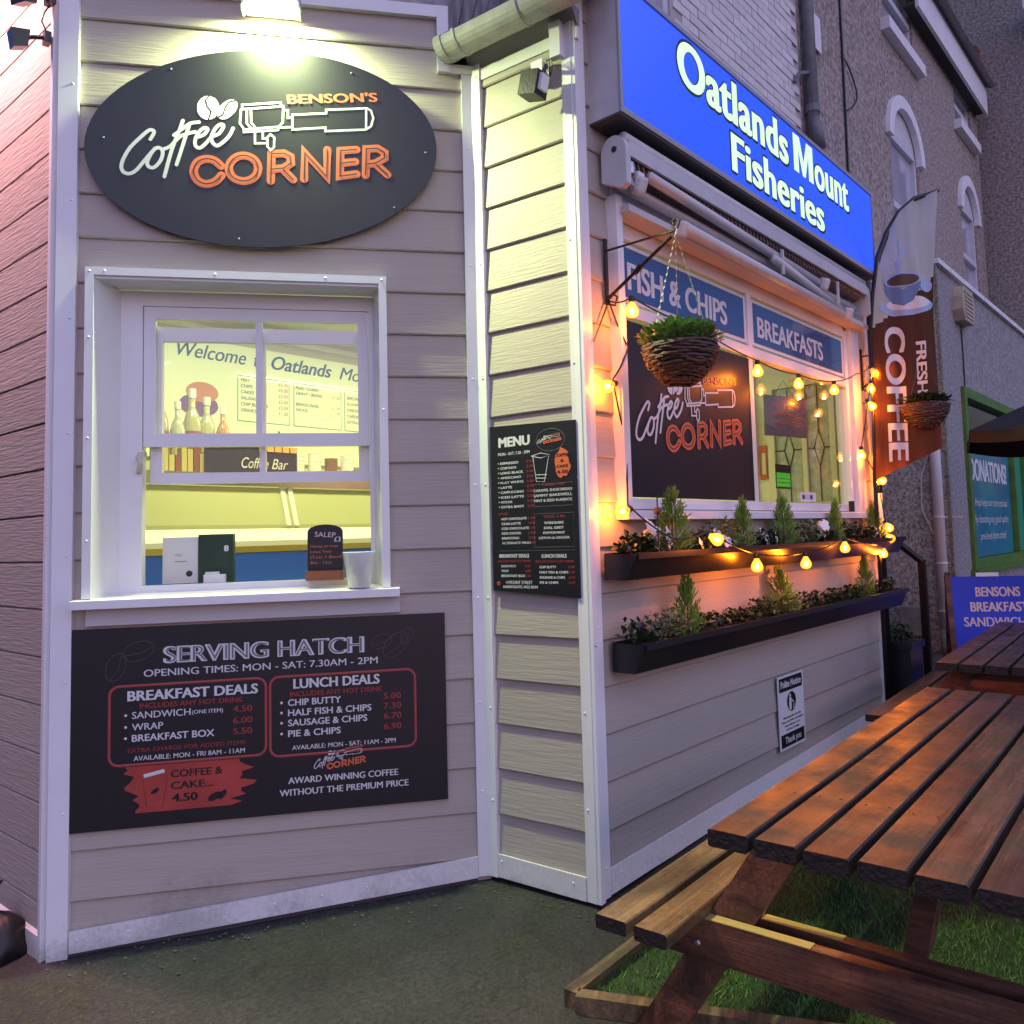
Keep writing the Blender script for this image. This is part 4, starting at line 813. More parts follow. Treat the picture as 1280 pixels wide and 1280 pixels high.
MB().tube([(0, 0, 0), (0, 0, .22)], .0025, 6).build('rod', m_iron, t); MB().lathe([(.0, -.015), (.011, -.011), (.015, 0), (.011, .011), (0, .015)], c=(0, 0, .168), n=12).build('ball', mat('brown_ball', (.09, .04, .02), .5), t, smooth=True)
# ------------------------------------------------------- festoon lights
def festoon():
    t = thing('festoon_lights', 'string of amber festoon bulbs looped round the shop window and planters', 'string lights', FC)
    m_env = bpy.data.materials.new('amber_bulb_glass'); m_env.use_nodes = True; n = m_env.node_tree.nodes; l = m_env.node_tree.links; n.remove(n['Principled BSDF'])
    tr = n.new('ShaderNodeBsdfTransparent'); tr.inputs[0].default_value = (1, .82, .5, 1); em = n.new('ShaderNodeEmission'); em.inputs[0].default_value = (1, .27, .018, 1); em.inputs[1].default_value = 2.3
    ad = n.new('ShaderNodeAddShader'); gl = n.new('ShaderNodeBsdfGlossy'); gl.inputs[1].default_value = .08; mx = n.new('ShaderNodeMixShader'); mx.inputs[0].default_value = .06
    l.new(tr.outputs[0], ad.inputs[0]); l.new(em.outputs[0], ad.inputs[1]); l.new(ad.outputs[0], mx.inputs[1]); l.new(gl.outputs[0], mx.inputs[2]); l.new(mx.outputs[0], n['Material Output'].inputs[0])
    m_fil = mat('glowing_filament', (1, .6, .2), .5, em=(1, .62, .22), es=26)
    env = MB().lathe([(.009, .0), (.011, -.006), (.0205, -.022), (.0245, -.034), (.0225, -.046), (.014, -.055), (0, -.058)], n=16)
    em_ = None; bulbs = [(.15, .13, 2.045, 0, 0), (.13, .05, 1.757, 70, 0), (.16, .075, 1.306, 78, 0), (.496, .205, 1.205, -60, 1), (.88, .205, 1.105, 0, 0), (1.37, .205, 1.094, 0, 0), (1.857, .205, 1.150, 0, 0),
        (1.21, .09, 1.978, 0, 0), (1.66, .09, 1.975, 0, 0), (2.13, .09, 2.0, 0, 0), (2.62, .13, 2.150, -30, 1), (2.60, .13, 2.06, 0, 0), (2.54, .13, 1.942, -35, 1), (2.61, .05, 1.675, 0, 0), (2.70, .10, 1.505, -60, 1),
        (2.69, .14, 1.235, 40, 1), (2.69, .14, 1.172, -40, 1), (2.62, .14, 1.095, 0, 0), (.62, .03, 1.80, 0, 2)]
    me_h = me_e = me_f = None
    for u, d, z, tilt, ax in bulbs:
        if ax == 2: continue
        M = TR(u, -d, z) @ (RY(tilt) if ax == 0 else RX(-abs(tilt)) @ RY(tilt*.4))
        if me_e is None:
            h = MB().lathe([(0, .020), (.010, .020), (.0115, .012), (.0115, -.001), (0, -.001)], n=10).build('bulb_holder', m_blackp, t, M)
            e = env.build('bulb', m_env, t, M, smooth=True)
            f = MB().lathe([(0, -.020), (.0055, -.024), (.0085, -.034), (.0055, -.044), (0, -.048)], n=10).build('filament', m_fil, e)
            me_h, me_e, me_f = h.data, e.data, f.data
        else:
            link('bulb_holder', me_h, t, M); e = link('bulb', me_e, t, M); link('filament', me_f, e)
        L = bpy.data.lights.get('festoon_glow') or bpy.data.lights.new('festoon_glow', 'POINT'); L.energy = BULB_W; L.color = (1, .25, .012); L.shadow_soft_size = .006
        lo = bpy.data.objects.new('festoon_glow', L); COL.objects.link(lo); lo.parent = e; lo.matrix_local = TR(0, 0, -.052)
    def run(pts, sag=.03):
        out = []
        for a, b in zip(pts, pts[1:]):
            for i in range(8):
                q = i/8; out.append((a[0]+(b[0]-a[0])*q, a[1]+(b[1]-a[1])*q, a[2]+(b[2]-a[2])*q-sag*4*q*(1-q)))
        return out+[pts[-1]]
    P = [(u, -d, z+.018) for u, d, z, _, _ in bulbs]
    mb = MB(); mb.tube(run([(.15, -.03, 2.07), P[0], (.65, -.10, 2.055), P[7], P[8], P[9], (2.45, -.10, 2.10), P[10], P[11], P[12], P[13], P[14], P[15], P[16], P[17], P[6], P[5], P[4], P[3], (.3, -.17, 1.20), P[2], (.20, -.05, 1.55), P[1], (.205, -.07, 1.9), (.15, -.03, 2.07)], .012), .0032, 5, cap=False)
    mb.build('cable', m_iron, t)
    MB().tube(run([(.15, -.03, 2.07), (.045, -.035, 1.90)], .0), .003, 5).build('cable', m_iron, t)
    MB().box(2.44, 2.45, -.05, -.02, 1.31, 1.37).build('cable_clip', m_iron, t)
festoon()
# ------------------------------------------------------- inside the shop
def shop_inside():
    H = 2.62; mb = MB()
    def q(p): mb.add(p, [tuple(range(4))])
    P = [(.15, .115), (2.72, .115), (2.72, 3.02), (-1.12, 3.02), (-1.12, 1.42), (-.02, .60)]
    def room(F): pass
    MB().box(-1.15, 2.80, 3.0, 3.06, -.1, H).build('back_wall', m_int, shop, FC)
    MB().box(2.72, 2.78, .115, 3.0, -.1, H).build('far_end_wall', m_int, shop, FC)
    MB().box(-1.18, -1.12, 1.40, 3.06, -.1, H).build('near_end_wall', m_int, shop, FC)
    MB().prismz(P, H, H+.05).build('ceiling', mat('cream_ceiling', (.75, .74, .60), .6), shop, FC)
    MB().prismz(P, -.05, 0.02).build('shop_floor', mat('grey_floor_tile', (.30, .29, .27), .4), shop, FC)
    MB().prismz([(-1.3, .0), (2.84, -.0), (2.84, 3.3), (-1.3, 3.3)], 3.45, 3.5).build('flat_roof', m_sub, shop, FC) if 0 else None
    for x in (-.1, 1.6):  # ceiling fixtures assumed from the lit interior; none is in view
        t = thing('assumed_ceiling_light', 'assumed long fluorescent ceiling light inside, '+('behind the hatch' if x < 0 else 'behind the shop window'), 'light', FC @ TR(x, 1.7, H))
        MB().box(-.6, .6, -.05, .05, -.045, -.002).build('body', m_trim, t); MB().box(-.58, .58, -.035, .035, -.056, -.046).build('diffuser', mat('lit_diffuser', (.9, .9, .7), .4, em=(1, .98, .58), es=7), t)
        L = bpy.data.lights.new('assumed_shop_lamp', 'AREA'); L.shape = 'RECTANGLE'; L.size = 1.15; L.size_y = .2; L.energy = SHOP_W; L.color = (.95, 1, .42)
        o = bpy.data.objects.new('assumed_shop_lamp', L); COL.objects.link(o); o.parent = t; o.matrix_local = TR(0, 0, -.062)
    # welcome board
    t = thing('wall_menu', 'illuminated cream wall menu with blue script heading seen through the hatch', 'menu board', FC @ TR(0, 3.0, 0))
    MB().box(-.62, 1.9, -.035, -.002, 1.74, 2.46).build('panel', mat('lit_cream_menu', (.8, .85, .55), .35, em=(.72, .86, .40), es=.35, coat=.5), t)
    m_sb = mat('blue_script_print', (.03, .12, .36), .5); m_tl = mat('teal_rule_print', (.05, .28, .25), .5); m_dk = mat('dark_menu_print', (.05, .07, .04), .5); m_pr = mat('orange_price_print', (.62, .22, .12), .5)
    Y = -.0365
    for s_, x_, w_ in (('Welcome', -.03, .43), ('to', .455, .075), ('Oatlands', .575, .45), ('Mount', 1.09, .36), ('Fisheries', 1.5, .36)): text(t, s_, x_, 2.345, Y, m_sb, w=w_, h=.088, shear=.32, bold=.022)
    for x0, x1 in ((.345, .70), (.735, 1.10), (1.13, 1.5), (1.53, 1.86)):
        mb = MB(); mb.tube([(x0, Y, 1.99), (x1, Y, 1.99), (x1, Y, 2.275), (x0, Y, 2.275), (x0, Y, 1.99)], .003, 4, .3); mb.build('ruled_box_print', m_tl, t)
    for i, (s, p) in enumerate((('FISH', '\u00a35.70'), ('CHIPS', '\u00a33.20'), ('CAKES', '\u00a32.50'), ('SAUSAGE', '\u00a32.50'), ('CHIP BUTTIES', '\u00a33.50'), ('DRINKS', '\u00a31.20'))):
        text(t, s, .365, 2.24-.038*i, Y, m_dk, h=.021, bold=.01, shear=.2); text(t, p, .69, 2.24-.038*i, Y, m_pr, h=.021, bold=.01, align='R')
    for i, (s, p) in enumerate((('PEAS / CURRY', ''), ('GRAVY / BEANS', '\u00a31.30'), ('', ''), ('BREADCAKES', '\u00a31.30'), ('SAUCE', '30'))):
        if s: text(t, s, .75, 2.235-.036*i, Y, m_dk, h=.020, bold=.01)
        if p: text(t, p, 1.09, 2.235-.036*i, Y, m_pr, h=.020, align='R')
    for i, s in enumerate(('SPECIALS', 'SCAMPI', 'CHICKEN', 'CHEESE', 'EXTRAS')): text(t, s, 1.15, 2.21-.042*i, Y, m_dk, h=.020, bold=.01)
    text(t, 'Local People Serving Local People', .62, 1.90, Y, m_dk, w=1.2, h=.045, bold=.03)
    # plain stand-in splashes where the board carries a cartoon
    MB().prism([(.12+.10*cos(a), 2.14+.062*sin(a)) for a in [2*pi*i/20 for i in range(20)]], Y-.001, Y).build('orange_swirl_print', mat('soft_orange_print', (.75, .30, .12), .5), t)
    MB().prism([(.10+.12*cos(a), 2.06+.07*sin(a)) for a in [2*pi*i/20 for i in range(20)]], Y-.0004, Y+.0004).build('purple_swirl_print', mat('soft_purple_print', (.22, .10, .34), .5), t)
    # fryer range
    t = thing('frying_range', 'steel frying range with slanted upper canopy and blue lower panel', 'range', FC @ TR(0, 1.9, 0))
    m_st = mat('brushed_steel', (.62, .60, .50), .28, .9, var=.2, vs=3, st=(1, 1, 20)); m_can = mat('cream_canopy', (.50, .50, .30), .35, coat=.3)
    MB().box(-.98, 1.7, .02, .6, .0, 1.19).build('cabinet', m_st, t)
    MB().box(-.98, 1.7, -.002, .018, .7, 1.185).build('blue_panel', mat('mid_blue_panel', (.03, .17, .95), .3, coat=.4), t)
    MB().box(-.98, 1.7, -.02, .0, 1.187, 1.215).build('brass_edge', mat('brass_strip', (.55, .42, .16), .25, 1), t)
    MB().prismx([(-.02, 1.217), (-.02, 1.24), (.10, 1.30), (.62, 1.30), (.62, 1.217)], -.98, 1.7).build('worktop', mat('bright_worktop', (.88, .88, .78), .2, coat=.5), t)
    MB().prismx([(.10, 1.30), (.10, 1.32), (.16, 1.51), (.60, 1.51), (.60, 1.30)], -.98, 1.7).build('canopy', m_can, t)
    MB().box(-.98, 1.7, .14, .165, 1.515, 1.56).build('canopy_rail', m_st, t)
    for x in (.08, .125): MB().prismx([(.09, 1.315), (.155, 1.515), (.165, 1.515), (.10, 1.315)], x, x+.025).build('canopy_bar', m_trim, t)
    MB().box(-.98, 1.7, .2, .6, 1.561, 1.58).build('top_shelf', m_st, t)
    t = thing('coffee_bar_sign', 'black Coffee Bar sign on the shelf above the frying range', 'sign', FC @ TR(0, 2.14, 1.58))
    MB().box(-.27, .235, 0, .02, .0, .155).build('board', m_black, t)
    text(t, 'Coffee', -.085, .035, -.002, m_white, w=.150, h=.055, shear=.3); text(t, 'Bar', .085, .035, -.002, m_white, w=.095, h=.055, shear=.3)
    t = thing('price_tags', 'row of small orange price tags along the top of the Coffee Bar sign', 'tags', FC @ TR(0, 2.135, 1.58))
    for i in range(5): MB().box(.01+.045*i, .048+.045*i, -.004, .0, .125, .155).build('tag', mat('orange_tag', (.75, .38, .06), .5), t)
    t = thing('wall_socket_strip', 'white cable trunking with a dark hook on the cream wall over the menu', 'trunking', FC @ TR(.2, 2.985, 2.52)); MB().box(-.9, 1.4, -.03, 0, 0, .03).build('trunking', m_trim, t)
    for x in (.16, .27): MB().tube([(x, -.04, .02), (x+.03, -.06, .0), (x+.07, -.05, .02)], .012, 6).build('hook', m_iron, t)
    for i in range(4):
        t = thing('takeaway_cups', ['tall stack of white takeaway cups on the range shelf, left stack', 'shorter stack of white takeaway cups, second stack', 'stack of brown takeaway cups beside the white ones', 'last stack of cups at the right of the range shelf'][i], 'cups', FC @ TR(.34+.11*i, 2.3, 1.581), group='takeaway cup stacks on the range shelf')
        for k in range(3+i % 2): MB().lathe([(.028, .0), (.038, .08), (.040, .083), (.036, .083), (.027, .004)], c=(0, 0, .022*k), n=14).build('cup', m_trim if i != 2 else mat('brown_cup', (.22, .10, .04), .5), t)
    t = thing('stacked_cups', 'row of cream and brown packets on the shelf left of the Coffee Bar sign', 'packets', FC @ TR(0, 2.16, 1.58)); rr = random.Random(2)
    for i in range(9):
        MB().box(-.50+.030*i, -.475+.030*i, 0, .05, 0, .08+rr.uniform(0, .05)).build('packet', mat('cream_packet' if i % 3 else 'brown_packet', (.5, .42, .12) if i % 3 else (.22, .06, .02), .5), t)
    for i, (x, y, s) in enumerate(((-.425, 2.3, 1), (-.345, 2.28, .86), (-.262, 2.3, 1.04), (-.185, 2.3, .96), (-.115, 2.27, .85))):
        t = thing('syrup_bottle', ['brown labelled syrup bottle at the left edge of the hatch', 'clear syrup bottle second from left', 'syrup bottle with round brown label, third from left', 'syrup bottle with white cap, fourth from left', 'short orange labelled syrup bottle, rightmost'][i], 'bottle', FC @ TR(x, y, 1.581), group='syrup bottles on the range shelf')
        MB().lathe([(.0, 0), (.04, 0), (.042, .02), (.042, .19), (.03, .225), (.015, .25), (.015, .285), (0, .285)], n=14).build('body', mat('syrup_glass_%d' % i, [(.35, .30, .16), (.42, .44, .30), (.38, .36, .16), (.40, .40, .22), (.45, .22, .06)][i], .15, coat=.6), t, Matrix.Diagonal((s, s, s*1.32, 1)), smooth=True)
        MB().lathe([(.0, .286), (.018, .286), (.018, .32), (0, .322)], n=12).build('cap', m_trim, t, Matrix.Diagonal((s, s, s*1.32, 1)))
        MB().lathe([(.0425, .06), (.0432, .061), (.0432, .16), (.0425, .161)], n=14).build('label', mat('round_brown_label' if i % 2 == 0 else 'cream_label', (.22, .07, .03) if i % 2 == 0 else (.6, .55, .3), .5), t, Matrix.Diagonal((s, s, s*1.32, 1)))
    # things on the sill inside
    t = thing('white_box', 'white printed box standing on the hatch sill, left corner', 'box', FA @ TR(.345, .215, 1.085) @ RZ(4))
    MB().box(-.062, .060, 0, .03, 0, .172).build('carton', mat('white_card', (.62, .62, .62), .5), t); text(t, 'TEA', -.02, .10, -.0006, m_grey, h=.010); MB().box(-.02, .02, -.0008, -.0003, .08, .083).build('printed_rule', m_grey, t); MB().lathe([(.012, 0), (0, .001)], n=10).build('printed_emblem', m_black, t, TR(.03, 0, .035) @ RX(90))
    t = thing('dark_green_box', 'dark green box with a pale emblem beside the white box on the sill', 'box', FA @ TR(.468, .21, 1.085) @ RZ(-3))
    MB().box(-.060, .066, 0, .03, 0, .180).build('carton', mat('dark_green_card', (.012, .05, .025), .4, var=.4, vs=15), t); text(t, '8', .033, .115, -.0008, m_white, h=.022, bold=.05)
    t = thing('card_holder', 'small white card holder lying in front of the dark green box', 'holder', FA @ TR(.475, .17, 1.085)); MB().box(-.04, .035, 0, .03, 0, .03).build('tray', m_trim, t); MB().box(-.035, .015, .004, .008, .03, .04).build('card', m_white, t)
    t = thing('chalkboard', 'small arched chalkboard with coloured writing on the hatch sill', 'chalkboard', FA @ TR(.885, .045, 1.084) @ RZ(-4))
    MB().box(-.07, .062, -.022, .03, 0, .035).build('wooden_foot', mat('orange_brown_foot', (.28, .09, .03), .5, var=.4, vs=8), t)
    pts = [(-.066, .03), (.060, .03), (.060, .175)]+[(-.003+.063*cos(a), .178+.026*sin(a)) for a in [pi*i/10 for i in range(11)]]+[(-.066, .175)]
    MB().prism(pts, -.004, .008).build('slate', m_black, t); y = -.005
    text(t, 'SALEP', -.040, .160, y, mat('pink_chalk', (.7, .5, .52), .8), w=.075, h=.018, rot=-.06); text(t, '\u00a33', .030, .140, y, m_white, h=.018)
    for i, s in enumerate(('Honey or rose', 'Lotus Twix', '(Twix + Biscoff)', '8oz - 12oz')): text(t, s, -.055, .120-.020*i, y, mat('orange_chalk', (.55, .16, .10), .8), w=.0075*len(s), h=.010)
    t = thing('white_pot', 'white tapered pot standing at the right end of the hatch sill', 'pot', FA @ TR(1.005, -.030, 1.056) @ Matrix.Diagonal((1.14, 1.14, 1.1, 1)))
    MB().lathe([(0, 0), (.034, 0), (.050, .112), (.0515, .117), (.047, .117), (.044, .100), (.031, .01), (0, .01)], n=24).build('pot_body', mat('glazed_white', (.72, .74, .72), .25, coat=.4), t, smooth=True)
    # far end wall seen through the shop window
    D = thing('leaded_glass_door', 'cream leaded glass door at the far end inside the shop', 'door', FE)
    mb = MB()
    for a, b, c, d in ((2.43, 2.475, 0, 2.2), (2.66, 2.69, 0, 2.2), (2.84, 2.875, 0, 2.2), (2.475, 2.84, 2.12, 2.2), (2.475, 2.84, 1.28, 1.38)): mb.box(a, b, -.05, -.005, c, d)
    mb.build('door_frame', mat('cream_door', (.66, .66, .45), .4), D)
    for a, b in ((2.477, 2.658), (2.692, 2.838)):
        MB().box(a, b, -.03, -.025, 1.382, 2.118).build('pane', mat('obscured_glass', (.5, .55, .45), .25, var=.4, vs=20, bump=.5, bs=60), D)
        c = (a+b)/2; mb = MB()
        for p in ([(c, 1.39), (c, 1.60)], [(c, 1.84), (c, 2.11)], [(c, 1.60), (c+.032, 1.72), (c, 1.84), (c-.032, 1.72), (c, 1.60)], [(c+.032, 1.72), (b, 1.72)], [(a, 1.72), (c-.032, 1.72)]): mb.tube([(x, -.034, z) for x, z in p], .003, 4)
        mb.build('lead_strip', m_iron, D)
    MB().box(2.30, 2.325, -.03, -.005, 1.35, 2.3).build('door_post', mat('cream_door', (.66, .66, .45), .4), D)
    t = thing('fire_notice', 'narrow red and white notice on the far inside wall', 'notice', FE @ TR(2.375, -.004, 1.55)); MB().box(-.025, .025, -.008, 0, 0, .22).build('red_plate', mat('orange_red_plate', (.6, .10, .03), .5), t); MB().box(-.008, .018, -.0095, -.0082, .03, .17).build('white_panel', m_white, t)
    t = thing('green_screen', 'small black edged glowing green poster in the shop window corner', 'poster', FC @ TR(1.655, .055, 1.428))
    MB().box(0, .172, -.003, 0, 0, .125).build('black_sheet', m_black, t); MB().box(.006, .166, -.0045, -.0032, .01, .082).build('green_area', mat('glowing_green_print', (.06, .45, .03), .4, em=(.1, .9, .05), es=.25), t)  # green area given a faint glow of its own
    for z in (.03, .05): MB().box(.012, .160, -.005, -.0046, z, z+.003).build('dark_rule', m_black, t)
    t = thing('card_payment_sticker', 'small white payment card sticker at the bottom of the shop window', 'sticker', FC @ TR(1.84, .008, 1.362)); MB().box(0, .20, -.001, 0, 0, .05).build('sheet', m_white, t)
    for i, c in enumerate(((.05, .03, .2), (.5, .5, .5), (.03, .05, .25))): MB().box(.02+.05*i, .055+.05*i, -.0018, -.0011, .012, .035).build('card_mark', mat('card_print_%d' % i, c, .5), t)
    t = thing('hanging_menu_sign', 'brown slate sign hung on a string behind the right window pane', 'sign', FC @ TR(1.90, .215, 1.735) @ RZ(-26))
    MB().prism([(0, .0), (.285, -.010), (.290, .215), (.006, .225)], 0, .01).build('slate', mat('brown_slate', (.075, .032, .025), .25, var=.6, vs=12, coat=.4), t)
    MB().tube([(.07, .004, .22), (.145, .004, .31), (.21, .004, .215)], .0018, 4).build('string', m_iron, t)
    rr = random.Random(9)
    for i, s in enumerate(('Freshly ground', 'coffee to go', 'hot and iced')): text(t, s, .148, .155-.045*i, -.001, mat('faded_brown_chalk', (.30, .12, .07), .7), w=.20, h=.024, align='C', shear=.3, rot=-.08)
    t = thing('open_sign', 'dark curtain strip hanging at the left edge of the right window pane', 'curtain', FE @ TR(2.33, -.06, 1.5)); MB().box(-.04, -.012, 0, .01, .10, .55).build('strip', mat('dark_green_strip', (.03, .08, .05), .5), t)
shop_inside()
# ------------------------------------------------------- picnic tables
def picnic(lab, L=1.795, np_=6):
    t = thing('picnic_table', lab, 'picnic table', FT, group='timber picnic tables on the turf')
    r = random.Random(11); w, pt = .0885, .1025; G = -.06
    for k in range(np_):
        MB().cbox(k*pt, k*pt+w, r.uniform(-.004, .006), L+r.uniform(-.006, .006), .565, .600+r.uniform(-.001, .001), .0035).build('table_plank', m_wood, t)
    def dark_ends(o):
        o.data.materials.append(m_end)
        for i in (0, 1, 4, 5, 8, 9): o.data.polygons[i].material_index = 1 if i < 2 else 0
        return o
    for o in [c for c in t.children]: dark_ends(o)
    sm_ = mat('rusty_screw_head', (.10, .055, .03), .5, .6); sc0 = None
    for k in range(np_):
        for y in (.325, L-.255):
            for dx in (.022, .066):
                M = TR(k*pt+dx+r.uniform(-.004, .004), y+r.uniform(-.006, .006), .6006)
                if sc0 is None: sc0 = MB().lathe([(.0038, 0), (.0032, .0009), (0, .0004)], n=8).build('screw', sm_, t, M).data
                else: link('screw', sc0, t, M)
    for x in (-.336, -.2285, .742+.0, .8495-.0):
        MB().cbox(x, x+.086, .058+r.uniform(-.004, .004), L-.06, .292, .325, .0035).build('seat_plank', m_wood if x > 0 else m_wood2, t).data.materials.append(m_end)
    for o in t.children:
        if o.name.startswith('seat_plank'):
            for i in (0, 1): o.data.polygons[i].material_index = 1
    cx = .30
    for y in (.270, L-.31):
        for s in (1, -1):
            X = lambda x: cx+(x-cx)*s
            MB().prism([(X(.036), .565), (X(.150), .565), (X(-.268), G), (X(-.383), G)], y, y+.037).build('leg', m_post, t)
        for yy in (y-.034, y+.039): MB().prism([(-.30, .292), (.90, .292), (.885, .195), (-.275, .195)], yy, yy+.032).build('cross_beam', m_frame, t)
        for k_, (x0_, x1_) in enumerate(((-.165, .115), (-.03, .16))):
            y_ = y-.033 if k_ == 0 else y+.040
            MB().box(x0_, x1_, y_, y_+.030, .2922, .2938).build('lit_top_strip', mat('floodlit_yellow_timber', (.50, .40, .13), .5, var=.3, vs=12, st=(1, 8, 1)), t)  # floodlight on the beam tops, painted as thin yellow strips
        MB().prism([(.02, .565), (.58, .565), (.56, .485), (.04, .485)], y+.039, y+.07).build('top_batten', m_frame, t)
        for bx in (-.215, -.165):
            for bz in (.262, .232):
                if (bx < -.2) == (bz > .25): MB().lathe([(.009, 0), (.0085, .003), (.005, .006), (0, .007)], n=10).build('bolt', m_metal, t, TR(bx, y-.034, bz) @ RX(90))
    for s in (0, 1):
        y0, y1 = (.345, .75) if s == 0 else (L-.345, L-.75)
        v = [(cx-.02, y0, .285), (cx+.03, y0, .285), (cx+.03, y1, .565), (cx-.02, y1, .565)]; d = -.06 if s == 0 else .06
        MB().add(v+[(a, b-d*1.0, c-0) for a, b, c in v], [(0, 1, 2, 3), (7, 6, 5, 4), (0, 4, 5, 1), (1, 5, 6, 2), (2, 6, 7, 3), (3, 7, 4, 0)]).build('brace', m_frame, t)
    return t
tb = picnic('large wet picnic table in the foreground with an orange sheen on its planks')
tb2 = copy_tree(tb); tb2.matrix_world = FT @ TR(-.111, 2.41, 0) @ RZ(1)
tb2['label'] = 'darker reddish picnic table behind, at the right edge beside the blue board'
# turf mat with timber edging
def turf():
    poly = [(-.615, .35), (-.36, .455), (-.24, .52), (1.6, .1), (1.6, 3.9), (-.60, 3.9)]
    poly = [(-.615, .35), (-.24, .50), (1.9, 1.35), (1.9, 4.6), (-.60, 4.6)]
    mt = thing('artificial_grass', 'bright green artificial turf inside a timber edging under the tables', None, FT, kind='stuff') if 0 else None
    z = -.038
    g = MB().prismz([(-.60, .37), (1.2, -.6+.0), (2.2, 1.2), (2.2, 4.7), (-.60, 4.7)], z-.02, z-.012)
    # front edge in the photograph runs almost straight along the yard
    front = [(-.60, .355), (1.4, 1.05)]
    pg = [(-.565, .27), (2.2, 1.33), (2.2, 4.7), (-.565, 4.7)]
    import numpy as np
    rn = np.random.RandomState(2); N = 60000
    def inside(x, y):
        yf = .355+(x+.60)*.385
        return y > yf
    xs = rn.uniform(-.565, 1.5, N*2); ys = rn.uniform(.27, 3.6, N*2); k = ys > .285+(xs+.565)*.384; xs, ys = xs[k][:N], ys[k][:N]; n = len(xs)
    a = rn.uniform(0, 2*np.pi, n); h = rn.uniform(.012, .026, n); w = .0016; lx = rn.normal(0, .010, n); ly = rn.normal(0, .010, n)
    V = np.empty((n, 3, 3)); V[:, 0] = np.c_[xs-np.cos(a)*w, ys-np.sin(a)*w, np.full(n, z-.012)]; V[:, 1] = np.c_[xs+np.cos(a)*w, ys+np.sin(a)*w, np.full(n, z-.012)]; V[:, 2] = np.c_[xs+lx, ys+ly, z-.012+h]
    me = bpy.data.meshes.new('artificial_grass'); me.vertices.add(n*3); me.vertices.foreach_set('co', V.reshape(-1)); me.loops.add(n*3); me.loops.foreach_set('vertex_index', np.arange(n*3, dtype=np.int32))
    me.polygons.add(n); me.polygons.foreach_set('loop_start', np.arange(0, n*3, 3, dtype=np.int32)); me.polygons.foreach_set('loop_total', np.full(n, 3, dtype=np.int32)); me.update(); me.validate()
    me.materials.append(mat('turf_green', (.13, .33, .045), .55, var=.75, vs=5, col2=(.05, .11, .02)))
    o = link('artificial_grass', me, None, None); o.matrix_world = FT; o['kind'] = 'stuff'; o['label'] = 'bright green artificial turf under the picnic tables'
    b = MB().prismz(pg, z-.03, z-.012).build('turf_backing', mat('turf_backing', (.022, .055, .014), .8, var=.5, vs=40), None); b.matrix_world = FT; b['kind'] = 'structure'; b['label'] = 'green backing sheet of the turf'
    t = thing('timber_edging', 'low wet timber edging round the near corner of the turf', 'edging', FT @ TR(-.578, .262, -.045))
    MB().box(-.022, .018, .0, 3.9, -.02, .028).build('edge_board', m_wood2, t)
    MB().box(.019, 2.7, -.022, .018, -.02, .028).build('edge_board', m_wood2, t, RZ(21))
turf()
